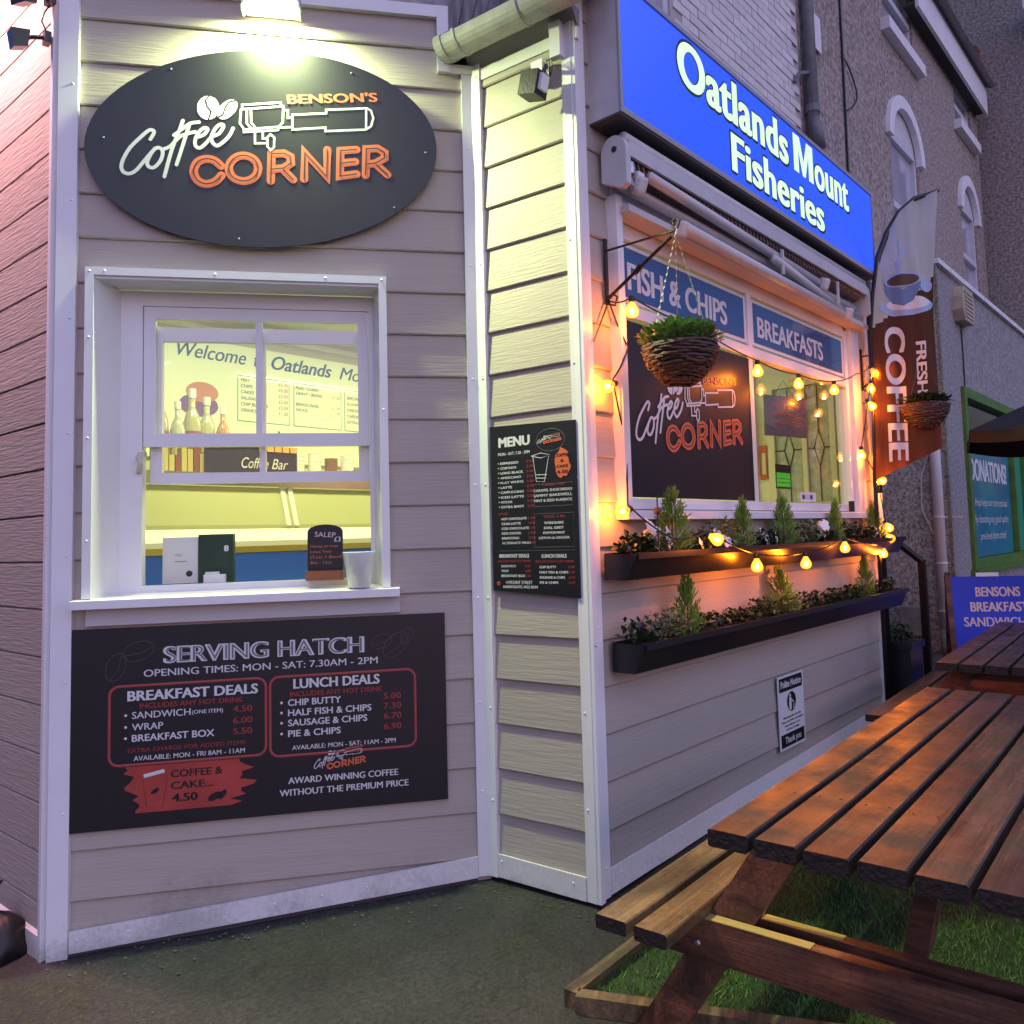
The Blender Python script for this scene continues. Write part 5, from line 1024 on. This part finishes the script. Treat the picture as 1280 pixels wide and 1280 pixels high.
# ------------------------------------------------------- coffee flag
def flag():
    F = frame((1.855, 4.743), 102)
    t = thing('feather_flag', 'tall brown and white feather flag reading FRESH COFFEE at the end of the kiosk', 'flag', F)
    left = [(1.491, 0.0), (1.961, .017), (2.343, .024), (2.581, .05), (2.819, .09), (2.959, .147), (3.077, .22), (3.149, .313), (3.178, .433)]
    def xl(z):
        for (a, b), (c, d) in zip(left, left[1:]):
            if z <= c: return b+(d-b)*(z-a)/(c-a) if c > a else b
        return .433
    def xr(z): return .372+.06*max(0, (z-2.4)/.78)**1.5+.0*z
    def bot(q): return 1.491+.17*q
    rows, cols = 90, 24; V = []; 
    def wave(x, z): return .016*sin(x*26+z*1.7)*(.4+.6*sin(z*1.3+1)**2)+.008*sin(x*58+z*2.3)
    for j in range(rows+1):
        for i in range(cols+1):
            q = i/cols; zb = bot(q); z = zb+(3.176-zb)*j/rows; x = xl(z)+(max(xr(z), xl(z)+.002)-xl(z))*q
            V.append((x, wave(x, z), z))
    Fc = [(j*(cols+1)+i, j*(cols+1)+i+1, (j+1)*(cols+1)+i+1, (j+1)*(cols+1)+i) for j in range(rows) for i in range(cols)]
    def edge(x): return 2.391+.60*(x-.026)+.25*(x-.026)**2*2
    fw, fb = [], []
    for f in Fc:
        x = sum(V[i][0] for i in f)/4; z = sum(V[i][2] for i in f)/4
        (fw if z > edge(x) else fb).append(f)
    def fab(name, col):
        m = mat(name, col, .8, var=.25, vs=4, st=(8, 1, 1)); b = m.node_tree.nodes['Principled BSDF']
        n = m.node_tree.nodes; l = m.node_tree.links; tl = n.new('ShaderNodeBsdfTranslucent'); tl.inputs[0].default_value = (*col, 1); mx = n.new('ShaderNodeMixShader'); mx.inputs[0].default_value = .55
        l.new(b.outputs[0], mx.inputs[1]); l.new(tl.outputs[0], mx.inputs[2]); l.new(mx.outputs[0], n['Material Output'].inputs[0]); return m
    mb = MB(); mb.v = V; mb.f = fw; mb.build('white_fabric', fab('off_white_flag_fabric', (.88, .90, .80)), t, smooth=True)
    mb = MB(); mb.v = V; mb.f = fb; mb.build('brown_fabric', fab('brown_flag_fabric', (.15, .062, .03)), t, smooth=True)
    pole = [(-.004, .012, gz(1.85, 4.74))]+[(x-.004, .012, z) for z, x in left]+[(.445, .012, 3.182)]
    MB().tube(pole, [.012]*3+[.017]*4+[.015]*2+[.010]*2, 8, .6).build('pole_sleeve', m_blackp, t, smooth=True)
    MB().lathe([(.0, 0), (.16, 0), (.16, .02), (.03, .05), (0, .05)], c=(0, .012, gz(1.85, 4.74)-.01), n=16).build('base_weight', m_blackp, t)
    def onf(o, d=.006):
        for v in o.data.vertices: v.co.y = wave(v.co.x, v.co.z)-d+(v.co.y*.3)
        return o
    def dens(me):                                # split long faces so print follows the folds
        import bmesh
        bm = bmesh.new(); bm.from_mesh(me); bmesh.ops.triangulate(bm, faces=bm.faces[:])
        for _ in range(3):
            es = [e for e in bm.edges if e.calc_length() > .018]
            if not es: break
            bmesh.ops.subdivide_edges(bm, edges=es, cuts=1); bmesh.ops.triangulate(bm, faces=bm.faces[:])
        bm.to_mesh(me); bm.free()
    m_p = mat('flag_white_print', (.70, .68, .66), .7)
    # cup: bowl, saucer, coffee, steam
    def ell(cx, cz, a, b, t0=0, t1=2*pi, n=28): return [(cx+a*cos(t0+(t1-t0)*i/n), cz+b*sin(t0+(t1-t0)*i/n)) for i in range(n+1)]
    def flat(pts, m, d, nm):
        mb = MB(); c = (sum(p[0] for p in pts)/len(pts), sum(p[1] for p in pts)/len(pts)); mb.v = [(c[0], 0, c[1])]+[(x, 0, z) for x, z in pts]; mb.f = [(0, i+1, (i+1) % len(pts)+1) for i in range(len(pts))]
        o = mb.build(nm, m, t); dens(o.data); onf(o, d)
    b1_, b2_, b3_ = mat('pale_blue_print', (.34, .44, .60), .7), mat('mid_blue_print', (.13, .21, .36), .7), mat('coffee_print', (.09, .05, .03), .7)
    flat(ell(.222, 2.505, .150, .058), b1_, .003, 'saucer_print'); flat(ell(.235, 2.520, .120, .040), m_p, .0045, 'saucer_rim_print')
    flat([(.108, 2.66), (.112, 2.60), (.150, 2.53), (.205, 2.505), (.262, 2.535), (.302, 2.61), (.312, 2.67), (.21, 2.60)], b2_, .006, 'cup_print')
    flat(ell(.21, 2.665, .104, .047), b1_, .0075, 'cup_rim_print'); flat(ell(.212, 2.660, .086, .034), b3_, .009, 'coffee_print')
    flat(ell(.338, 2.62, .036, .040), b1_, .0052, 'cup_handle_print')
    flat([(.19, 2.70), (.17, 2.76), (.21, 2.82), (.19, 2.90), (.235, 2.82), (.20, 2.76)], b1_, .003, 'steam_print')
    def vt(s, x, ztop, zbot, w):
        o = text(t, s, 0, 0, 0, m_p, w=ztop-zbot, h=w, bold=.035, name='lettering'); dens(o.data)
        for v in o.data.vertices: a, b = v.co.x, v.co.z; v.co = (x+b-.06*a*.3, 0, ztop-a)     # reads downwards
        onf(o, .005)
    vt('COFFEE', .095, 2.385, 1.60, .108); vt('FRESH', .262, 2.285, 1.985, .052)
flag()
# ------------------------------------------------------- pavement board
def aboard():
    F = frame((2.642, 5.538), 104); g = gz(2.7, 5.5)
    t = thing('pavement_board', 'blue breakfast sandwiches pavement board in a brown timber frame', 'sign board', F @ TR(0, 0, g))
    H = .882-g
    tilt = TR(0, -.06, 0) @ RX(-9)
    MB().box(-.035, 0, -.02, .015, 0, H).build('side_post', m_frame, t, tilt); MB().box(.56, .595, -.02, .015, 0, H).build('side_post', m_frame, t, tilt)
    MB().box(0, .56, -.008, .008, .12, H-.01).build('blue_panel', mat('bright_blue_panel', (.012, .065, .80), .6), t, tilt)
    MB().box(.16, .30, -.016, .014, H-.012, H+.014).build('hinge', m_metal, t, tilt)
    MB().box(0, .56, -.012, .012, .06, .118).build('bottom_rail', m_frame, t, tilt)
    m2 = tilt
    for s, x, z, w in (('BENSONS', .285, H-.145, .27), ('BREAKFAST', .285, H-.245, .35), ('SANDWICHES', .285, H-.345, .445)): text(t, s, x, z, -.0095, m_white, w=w, h=.062, bold=.035, align='C', mtx=m2)
    MB().prism([(.03, .30), (.14, .36), (.13, .33), (.40, .33), (.40, .28), (.13, .28), (.13, .25)], -.010, -.0085).build('white_arrow_print', m_white, t, m2)
    for x in (-.03, .565): MB().box(x, x+.03, .10, .13, 0, H).build('rear_post', m_frame, t, TR(0, .10, 0) @ RX(9))
aboard()
# ------------------------------------------------------- parasol
def parasol():
    cx, cy = 3.42, 4.70; g = gz(cx, cy); t = thing('parasol', 'dark grey parasol canopy entering at the right edge above the second table', 'parasol', TR(cx, cy, 0) @ RZ(-3))
    n = 8; R_ = 1.0; top = (0, 0, 2.17); rim = [(R_*cos(2*pi*k/n+pi), R_*sin(2*pi*k/n+pi), 1.765) for k in range(n)]; mb = MB(); m_c = mat('charcoal_canvas', (.013, .014, .017), .75, var=.2, vs=5, bump=.2, bs=120)
    V = [top]; N = 8; rows = 8
    for j in range(1, rows+1):
        q = j/rows
        for k in range(n):
            a, b = rim[k], rim[(k+1) % n]
            for i in range(N):
                s = i/N; x, y = a[0]+(b[0]-a[0])*s, a[1]+(b[1]-a[1])*s; V.append((x*q, y*q, 2.17+(1.765-2.17)*q**1.05-.03*sin(pi*s)*q+.0))
    M_ = n*N; F = [(0, 1+(i+1) % M_, 1+i) for i in range(M_)]+[(1+j*M_+i, 1+j*M_+(i+1) % M_, 1+(j+1)*M_+(i+1) % M_, 1+(j+1)*M_+i) for j in range(rows-1) for i in range(M_)]
    base = 1+(rows-1)*M_
    V += [(V[base+i][0]*1.0, V[base+i][1]*1.0, V[base+i][2]-.07) for i in range(M_)]; F += [(base+i, base+(i+1) % M_, base+M_+(i+1) % M_, base+M_+i) for i in range(M_)]
    mb.v = V; mb.f = F; mb.build('canopy', m_c, t)
    for k in range(n): MB().tube([(0, 0, 2.12), (rim[k][0]*.985, rim[k][1]*.985, 1.725)], .008, 5).build('rib', m_iron, t)
    MB().tube([(0, 0, g), (0, 0, 2.2)], .019, 10).build('pole', m_frame, t); MB().lathe([(0, 0), (.24, 0), (.24, .06), (.04, .09), (0, .09)], c=(0, 0, g), n=18).build('base', m_blackp, t)
parasol()
# ------------------------------------------------------- steps, rail, bin
def passage():
    P = FC
    t = thing('stone_steps', 'low dark stone steps in the gap beyond the kiosk', 'steps', P @ TR(3.3, 0, 0))
    MB().box(.12, 1.30, .10, .95, -.1, .22).build('step', mat('dark_wet_stone', (.10, .10, .085), .5, var=.6, vs=9, bump=.6, bs=30), t); MB().box(.50, 1.30, .35, .96, .22, .36).build('step', MATS['dark_wet_stone'], t)
    t = thing('handrail', 'black steel handrail rising from the steps beyond the kiosk', 'handrail', P @ TR(3.62, -.06, 0))
    z0 = gz(*(P @ Vector((3.62, -.06, 0))).xy)
    MB().box(-.022, .022, -.022, .022, z0-.01, .985).build('post', m_iron, t); MB().box(-.06, .06, -.06, .06, z0-.01, z0+.018).build('foot_plate', m_iron, t)
    MB().tube([(0, 0, .975), (-.10, .10, 1.09), (-.28, .28, 1.20), (-.45, .45, 1.26)], .024, 8).build('rail', m_iron, t)
    t = thing('planter_pot', 'square black plant tub beside the white end trim of the kiosk', 'pot', P @ TR(3.12, -.02, 0)); z1 = gz(*(P @ Vector((3.12, 0, 0))).xy)
    MB().prismz([(-.12, -.12), (.12, -.12), (.12, .12), (-.12, .12)], z1-.01, .46).build('tub', m_blackp, t); MB().box(-.135, .135, -.135, .135, .46, .50).build('tub_rim', m_blackp, t)
    r = random.Random(5); mb = MB()
    for i in range(160): leaf(mb, Vector((r.uniform(-.1, .1), r.uniform(-.1, .1), .49+r.random()*.10)), Vector((r.uniform(-1, 1), r.uniform(-1, 1), r.uniform(-.1, 1))), Vector((0, .1, 1)), .04, .012)
    mb.build('foliage', m_leafd, t, kind='stuff')
    t = thing('white_downpipe', 'white plastic downpipe on the pale pebbledashed side wall', 'downpipe', FS @ TR(.925, -.05, 0))
    pts = [(0, 0, .42), (0, 0, 1.95), (.0, 0, 3.1)]; MB().tube(pts, .042, 12).build('pipe', m_trim, t, smooth=True)
    MB().tube([(0, 0, .10), (0, 0, .42)], .040, 12).build('dirty_shoe', mat('dirty_white_plastic', (.42, .43, .36), .6, var=.7, vs=25), t, smooth=True)
    for z in (.55, .92, 1.28): MB().tube([(0, 0, z-.006), (0, 0, z+.006)], .047, 12).build('collar', m_trim, t)
    MB().box(-.06, .16, .03, .05, 1.27, 1.285).build('strap', m_trim, t)
    MB().tube([(-.05, .02, 1.8), (-.12, .02, 1.6), (-.13, .02, 1.35), (-.05, .01, 1.15)], .006, 5).build('loose_cable', m_trim, t)
    t = thing('concrete_block', 'pale concrete block leaning at the foot of the pebbledashed wall', 'block', FS @ TR(.69, -.10, .36)); MB().box(-.07, .10, -.05, .08, 0, .22).build('block', mat('pale_concrete', (.38, .38, .35), .9, var=.4, vs=9, bump=.5), t)
    t = thing('black_downpipe', 'black rainwater pipe at the far top corner of the kiosk', 'downpipe', FC @ TR(2.925, -.02, 0)); MB().tube([(0, 0, .1), (0, 0, 2.75), (-.03, 0, 2.95)], .032, 10).build('pipe', m_iron, t, smooth=True)
    MB().tube([(0, 0, 2.52), (0, 0, 2.58)], .042, 10).build('collar', m_iron, t)
    t = thing('short_white_pipe', 'short white overflow pipe lit amber at the kiosk corner', 'pipe', FC @ TR(2.80, -.075, 0)); MB().tube([(0, 0, 1.18), (0, 0, 1.42)], .017, 10).build('pipe', m_trim, t, smooth=True); MB().tube([(0, 0, 1.25), (0, 0, 1.262)], .020, 10).build('collar', m_trim, t)
passage()
# ------------------------------------------------------- lower shop next door
LB = thing('charity_shop', 'grey roughcast flat roofed shop with a green framed window on the right', 'building', FC)
def lb(mb, nm, m): return mb.build(nm, m, LB)
lb(MB().box(4.66, 5.22, 0, 1.0, -.2, 3.30), 'front_wall', m_dash2); lb(MB().box(5.22, 7.62, 0, 1.0, -.2, .86), 'front_wall', m_dash2); lb(MB().box(5.22, 7.62, 0, 1.0, 2.36, 3.30), 'front_wall', m_dash2); lb(MB().box(7.62, 11, 0, 1.0, -.2, 3.30), 'front_wall', m_dash2)
lb(MB().box(4.635, 4.6585, .012, 1.0, -.2, 3.295), 'side_wall', m_dash3)
lb(MB().box(4.62, 4.66, -.012, .012, -.2, 3.295), 'corner_render', mat('crumbled_corner_render', (.40, .38, .30), .9, var=.8, vs=40, bump=1, bs=60))
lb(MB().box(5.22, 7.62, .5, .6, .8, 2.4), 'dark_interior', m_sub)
for i in range(16): lb(MB().box(4.63+i*.38, 4.995+i*.38, -.035, 1.0, 3.302, 3.345), 'coping_stone', m_stone)
g_ = mat('green_painted_frame', (.10, .24, .035), .45, var=.45, vs=9, bump=.2)
for a, b, c, d in ((5.20, 5.285, .84, 2.38), (7.56, 7.64, .84, 2.38), (5.285, 7.56, .84, .92), (5.285, 7.56, 2.295, 2.38), (6.98, 7.03, .92, 2.295)): lb(MB().box(a, b, -.03, .05, c, d), 'green_frame', g_)
lb(MB().box(5.285, 7.56, .03, .035, .92, 2.295), 'pane', m_glass)
lb(MB().box(5.15, 7.68, -.07, -.0, .795, .838), 'green_sill', g_)
def wposter():
    t = thing('donations_poster', 'large teal donations poster in the green framed window', 'poster', FC @ TR(0, .024, 0))
    MB().box(5.30, 6.96, -.004, 0, .93, 1.98).build('sheet', mat('teal_print', (.02, .30, .34), .3, var=.4, vs=2, coat=.4, col2=(.01, .15, .30)), t); MB().box(7.04, 7.55, -.004, 0, .93, 1.98).build('sheet', mat('green_teal_print', (.02, .34, .22), .3, coat=.4), t); Y = -.006
    text(t, 'WE NEED', 5.72, 1.90, Y, m_white, w=.9, h=.11, bold=.03)
    text(t, 'DONATIONS!', 5.42, 1.60, Y, m_white, w=1.40, h=.19, bold=.045)
    for i, s in enumerate(('Help keep our store stocked', 'by donating any good quality', 'pre-loved items today!')): text(t, s, 6.15, 1.375-.15*i, Y, m_white, w=[1.25, 1.3, 1.0][i], h=.07, align='C')
    for x in (5.35, 5.5, 5.62): pass
    t = thing('pale_carton', 'pale orange carton behind the glass at the top of the green window', 'carton', FC @ TR(5.38, .12, 1.98)); MB().box(0, .5, 0, .25, 0, .14).build('carton', mat('pale_orange_card', (.55, .30, .18), .6), t)
wposter()
t = thing('alarm_box', 'cream ribbed alarm bell box high on the roughcast wall', 'alarm box', FC @ TR(5.30, 0, 3.07))
MB().prism([(-.15, -.14), (.15, -.14), (.20, -.05), (.20, .06), (.15, .15), (-.15, .15), (-.20, .06), (-.20, -.05)], -.085, -.0).build('casing', mat('aged_cream_plastic', (.52, .44, .33), .5, var=.3, vs=10), t)
for i in range(7): MB().box(-.13, .13, -.092, -.0855, -.11+i*.035, -.095+i*.035).build('louvre', MATS['aged_cream_plastic'], t)
t = thing('wall_cable', 'thin black cable running down the roughcast wall below the alarm box', 'cable', FC @ TR(5.32, -.008, 0)); MB().tube([(0, 0, 2.92), (.01, 0, 2.6), (0, 0, 2.38)], .006, 5).build('cable', m_iron, t)
# ------------------------------------------------------- terrace houses
def recess_window(t, x0, x1, z0, z1, y=1.0, arch=0, bar=.5, sill=True, sur=False, dark=.03):
    w = x1-x0; yb = y+dark
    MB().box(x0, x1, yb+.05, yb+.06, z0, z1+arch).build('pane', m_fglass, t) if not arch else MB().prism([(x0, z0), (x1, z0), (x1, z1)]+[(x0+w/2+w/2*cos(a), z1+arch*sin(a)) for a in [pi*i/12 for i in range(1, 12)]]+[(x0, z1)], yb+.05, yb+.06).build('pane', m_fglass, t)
    fr = mat('aged_white_frame', (.62, .61, .64), .5, var=.15, vs=8)
    mb = MB()
    mb.box(x0, x0+.06, yb, yb+.05, z0, z1); mb.box(x1-.06, x1, yb, yb+.05, z0, z1); mb.box(x0+.06, x1-.06, yb, yb+.05, z0, z0+.07); mb.box(x0+.06, x1-.06, yb, yb+.05, z1-.06, z1+.0); zm = z0+(z1-z0)*bar
    mb.box(x0+.06, x1-.06, yb-.015, yb+.05, zm-.045, zm+.03); mb.build('window_frame', fr, t)
    if arch: MB().prism([(x0, z1+.001), (x1, z1+.001)]+[(x0+w/2+w/2*cos(a), z1+.001+arch*sin(a)) for a in [pi*i/12 for i in range(1, 12)]], yb+.0, yb+.04).build('arch_infill', fr, t)
    if sur:
        o = 0.15; pts = [(x0+w/2+(w/2+o)*cos(a), z1-.12+(arch+o+.12)*sin(a)) for a in [pi*i/16 for i in range(17)]]; inn = [(x0+w/2+(w/2)*cos(a), z1-.12+(arch+.12)*sin(a)) for a in [pi*i/16 for i in range(16, -1, -1)]]
        v = []; n = 17
        for yy in (y-.05, y+.02): v += [(a, yy, b) for a, b in pts]+[(a, yy, b) for a, b in reversed(inn)]
        f = [(i, i+1, n+i+1, n+i) for i in range(n-1)]+[(2*n+i+1, 2*n+i, 3*n+i, 3*n+i+1) for i in range(n-1)]+[(i+1, i, 2*n+i, 2*n+i+1) for i in range(n-1)]+[(n+i, n+i+1, 3*n+i+1, 3*n+i) for i in range(n-1)]+[(0, n, 3*n, 2*n), (n-1, 3*n-1, 4*n-1, 2*n-1)]
        MB().add(v, f).build('arch_surround', m_stone, t)
    if sill: MB().box(x0-.10, x1+.14, y-.10, y+.05, z0-.14, z0-.001).build('stone_sill', m_stone, t)
def wall_with(t, x0, x1, z0, z1, holes, y, th, m, nm='front_wall'):
    xs = sorted({x0, x1} | {h[0] for h in holes} | {h[1] for h in holes})
    for a, b in zip(xs, xs[1:]):
        segs = [(z0, z1)]
        for h in holes:
            if h[0] < b-1e-6 and h[1] > a+1e-6:
                ns = []
                for s, e in segs:
                    if h[2] > s: ns.append((s, min(e, h[2])))
                    if h[3] < e: ns.append((max(s, h[3]), e))
                segs = [q for q in ns if q[1]-q[0] > .01]
        for s, e in segs: MB().box(a, b, y, y+th, s, e).build(nm, m, t)
T1 = thing('white_terraced_house', 'white painted brick upper storey rising behind the blue sign', 'house', FC)
wall_with(T1, .25, 4.60, 3.30, 9, [(1.55, 2.42, 4.35, 5.9)], 1.012, .3, m_mortar); MB().box(.25, 4.6, 1.50, 6, 3.30, 9).build('house_body', m_sub, T1)
recess_window(T1, 1.55, 2.42, 4.35, 5.9, sill=False)
bm_ = MB().box(0, .214, -.012, .0, 0, .066).build('brick', m_brick, T1, TR(2.46, 1.012, 3.45)).data
bpy.data.objects['brick'].name = 'brick'; rr = random.Random(6); nb = 0
for j in range(6, 38):
    for i in range(11):
        x = 2.45+.222*i+(.111 if j % 2 else 0); z = 3.62+.075*j
        if x+.214 > 4.6 or z < 4.15+.2*(x-2.8) or z > 5.35+.55*(x-2.8) or nb > 290: continue
        nb += 1; link('brick', bm_, T1, TR(x, 1.012-rr.uniform(0, .005), z))
T2 = thing('pebbledashed_house', 'tall purple brown pebbledashed terraced house with arched white window surrounds', 'house', FC)
W_ = [(7.08, 8.22, 6.95, 7.98), (7.08, 8.12, 4.25, 6.10), (10.15, 11.05, 6.95, 7.52), (10.12, 10.98, 4.5, 6.12)]
wall_with(T2, 4.60, 11.5, 0, 7.98, W_, 1.0, .32, m_dash); MB().box(4.6, 11.5, 1.55, 7, 0, 7.9).build('house_body', m_sub, T2)
recess_window(T2, 7.08, 8.22, 6.95, 7.98, bar=.45); recess_window(T2, 7.08, 8.12, 4.25, 5.72, arch=.36, sur=True, bar=.42)
recess_window(T2, 10.15, 11.05, 6.95, 7.52, bar=.5); recess_window(T2, 10.12, 10.98, 4.5, 5.78, arch=.32, sur=True, bar=.42)
for x0, x1, z1, ar, top in ((7.08, 8.12, 5.72, .36, 6.10), (10.12, 10.98, 5.78, .32, 6.12)):
    for s in (0, 1):
        w = (x1-x0)/2; cx = (x0+x1)/2; an = [pi/2*i/8 for i in range(9)]
        pts = [(cx+w*cos(a)*(1 if s else -1), z1+ar*sin(a)) for a in an]+[(cx, top), (x1 if s else x0, top)]
        MB().prism(pts, 1.001, 1.3).build('arch_spandrel', m_dash, T2)
MB().box(7.9, 11.42, .82, .86, 7.48, 7.93).build('white_fascia', m_stone, T2); MB().box(7.9, 11.42, .87, 1.0, 7.53, 7.57).build('dark_soffit', m_sub, T2)
MB().prismx([(.74, 7.885), (.70, 7.92), (4, 10.2), (4, 10.1)], 4.6, 11.45).build('slate_roof', mat('old_slates', (.20, .19, .20), .7, var=.4, vs=4, bump=.6, bs=14), T2)
t = thing('drainpipe', 'grey cast iron drainpipe between the white brick and the pebbledash', 'drainpipe', FC @ TR(4.66, .93, 0)); MB().tube([(0, 0, 3.4), (0, 0, 9)], .055, 12).build('pipe', mat('grey_painted_iron', (.16, .16, .18), .5, var=.4, vs=10), t, smooth=True)
MB().tube([(0, 0, 4.86), (-.04, -.05, 4.7), (-.02, -.06, 4.55)], .05, 10).build('swan_neck', MATS['grey_painted_iron'], t, smooth=True)
for z in (4.9, 6.1): MB().tube([(0, 0, z), (0, 0, z+.07)], .065, 12).build('collar', MATS['grey_painted_iron'], t)
MB().tube([(-.06, .0, 5.25), (-.22, .02, 5.18), (-.25, .05, 5.1)], .02, 6).build('pipe_bracket', MATS['grey_painted_iron'], t)
t = thing('wall_cable', 'black cable sagging down the pebbledashed house front', 'cable', FC @ TR(5.68, .985, 0)); MB().tube([(0, 0, 8), (-.02, 0, 6), (-.05, 0, 4.5)], .013, 5).build('cable', m_iron, t)
MB().tube([(-.01, 0, 5.9)]+[(.30*sin(pi*q/10)+.1*q/10*0, -.01, 5.9-.55*q/10) for q in range(1, 11)], .009, 5).build('cable_loop', m_iron, t)
t = thing('wall_plate', 'small white notice plate high beside the drainpipe', 'plate', FC @ TR(4.82, .985, 5.65)); MB().box(0, .25, -.012, 0, 0, .34).build('plate', m_stone, t)
T3 = thing('far_terraced_house', 'projecting pebbledashed house at the top right edge', 'house', FC)
MB().box(11.8, 22, -.6, 6, 0, 14).build('house_wall', m_dash, T3); MB().box(11.5, 11.8, 1.45, 6, 0, 9).build('recess_wall', mat('dark_recess_render', (.07, .06, .055), .9, var=.5, vs=20, bump=.6), T3)
MB().box(11.60, 11.795, .95, 1.4, 8.0, 8.75).build('red_brick_patch', mat('mottled_red_brick', (.30, .12, .07), .9, var=.6, vs=18, bump=.6), T3)
MB().box(11.35, 11.7, -.55, .25, 8.9, 9.05).build('eave_board', m_stone, T3)
MB().tube([(11.74, -.10, 0), (11.74, -.10, 14)], .05, 8).build('drainpipe', mat('brown_painted_pipe', (.10, .06, .055), .5), T3, smooth=True)
# ------------------------------------------------------- refuse sack at the lower left
t = thing('refuse_sack', 'slumped black refuse sack at the bottom left corner', 'sack', TR(-1.925, 2.83, gz(-1.925, 2.83)-.03)); r = random.Random(3)
mb = MB(); n = 28; rows = 16; V = []
from mathutils import noise
for j in range(rows+1):
    q = j/rows; rad = .095*math.sin(min(1, q*1.15+.28)*pi)**.55*(1-.55*q**3) if q < 1 else .012
    for i in range(n):
        a = 2*pi*i/n; k = 1+.16*noise.noise(Vector((cos(a)*2.2, sin(a)*2.2, q*5)))+.05*noise.noise(Vector((cos(a)*9, sin(a)*9, q*3)))
        V.append((rad*k*cos(a), rad*k*sin(a), (.26*q)))
mb.v = V; mb.f = [(j*n+i, j*n+(i+1) % n, (j+1)*n+(i+1) % n, (j+1)*n+i) for j in range(rows) for i in range(n)]+[tuple(range(rows*n, rows*n+n))]
mb.build('sack', mat('black_polythene', (.006, .006, .007), .45, bump=.4, bs=12), t, smooth=True)
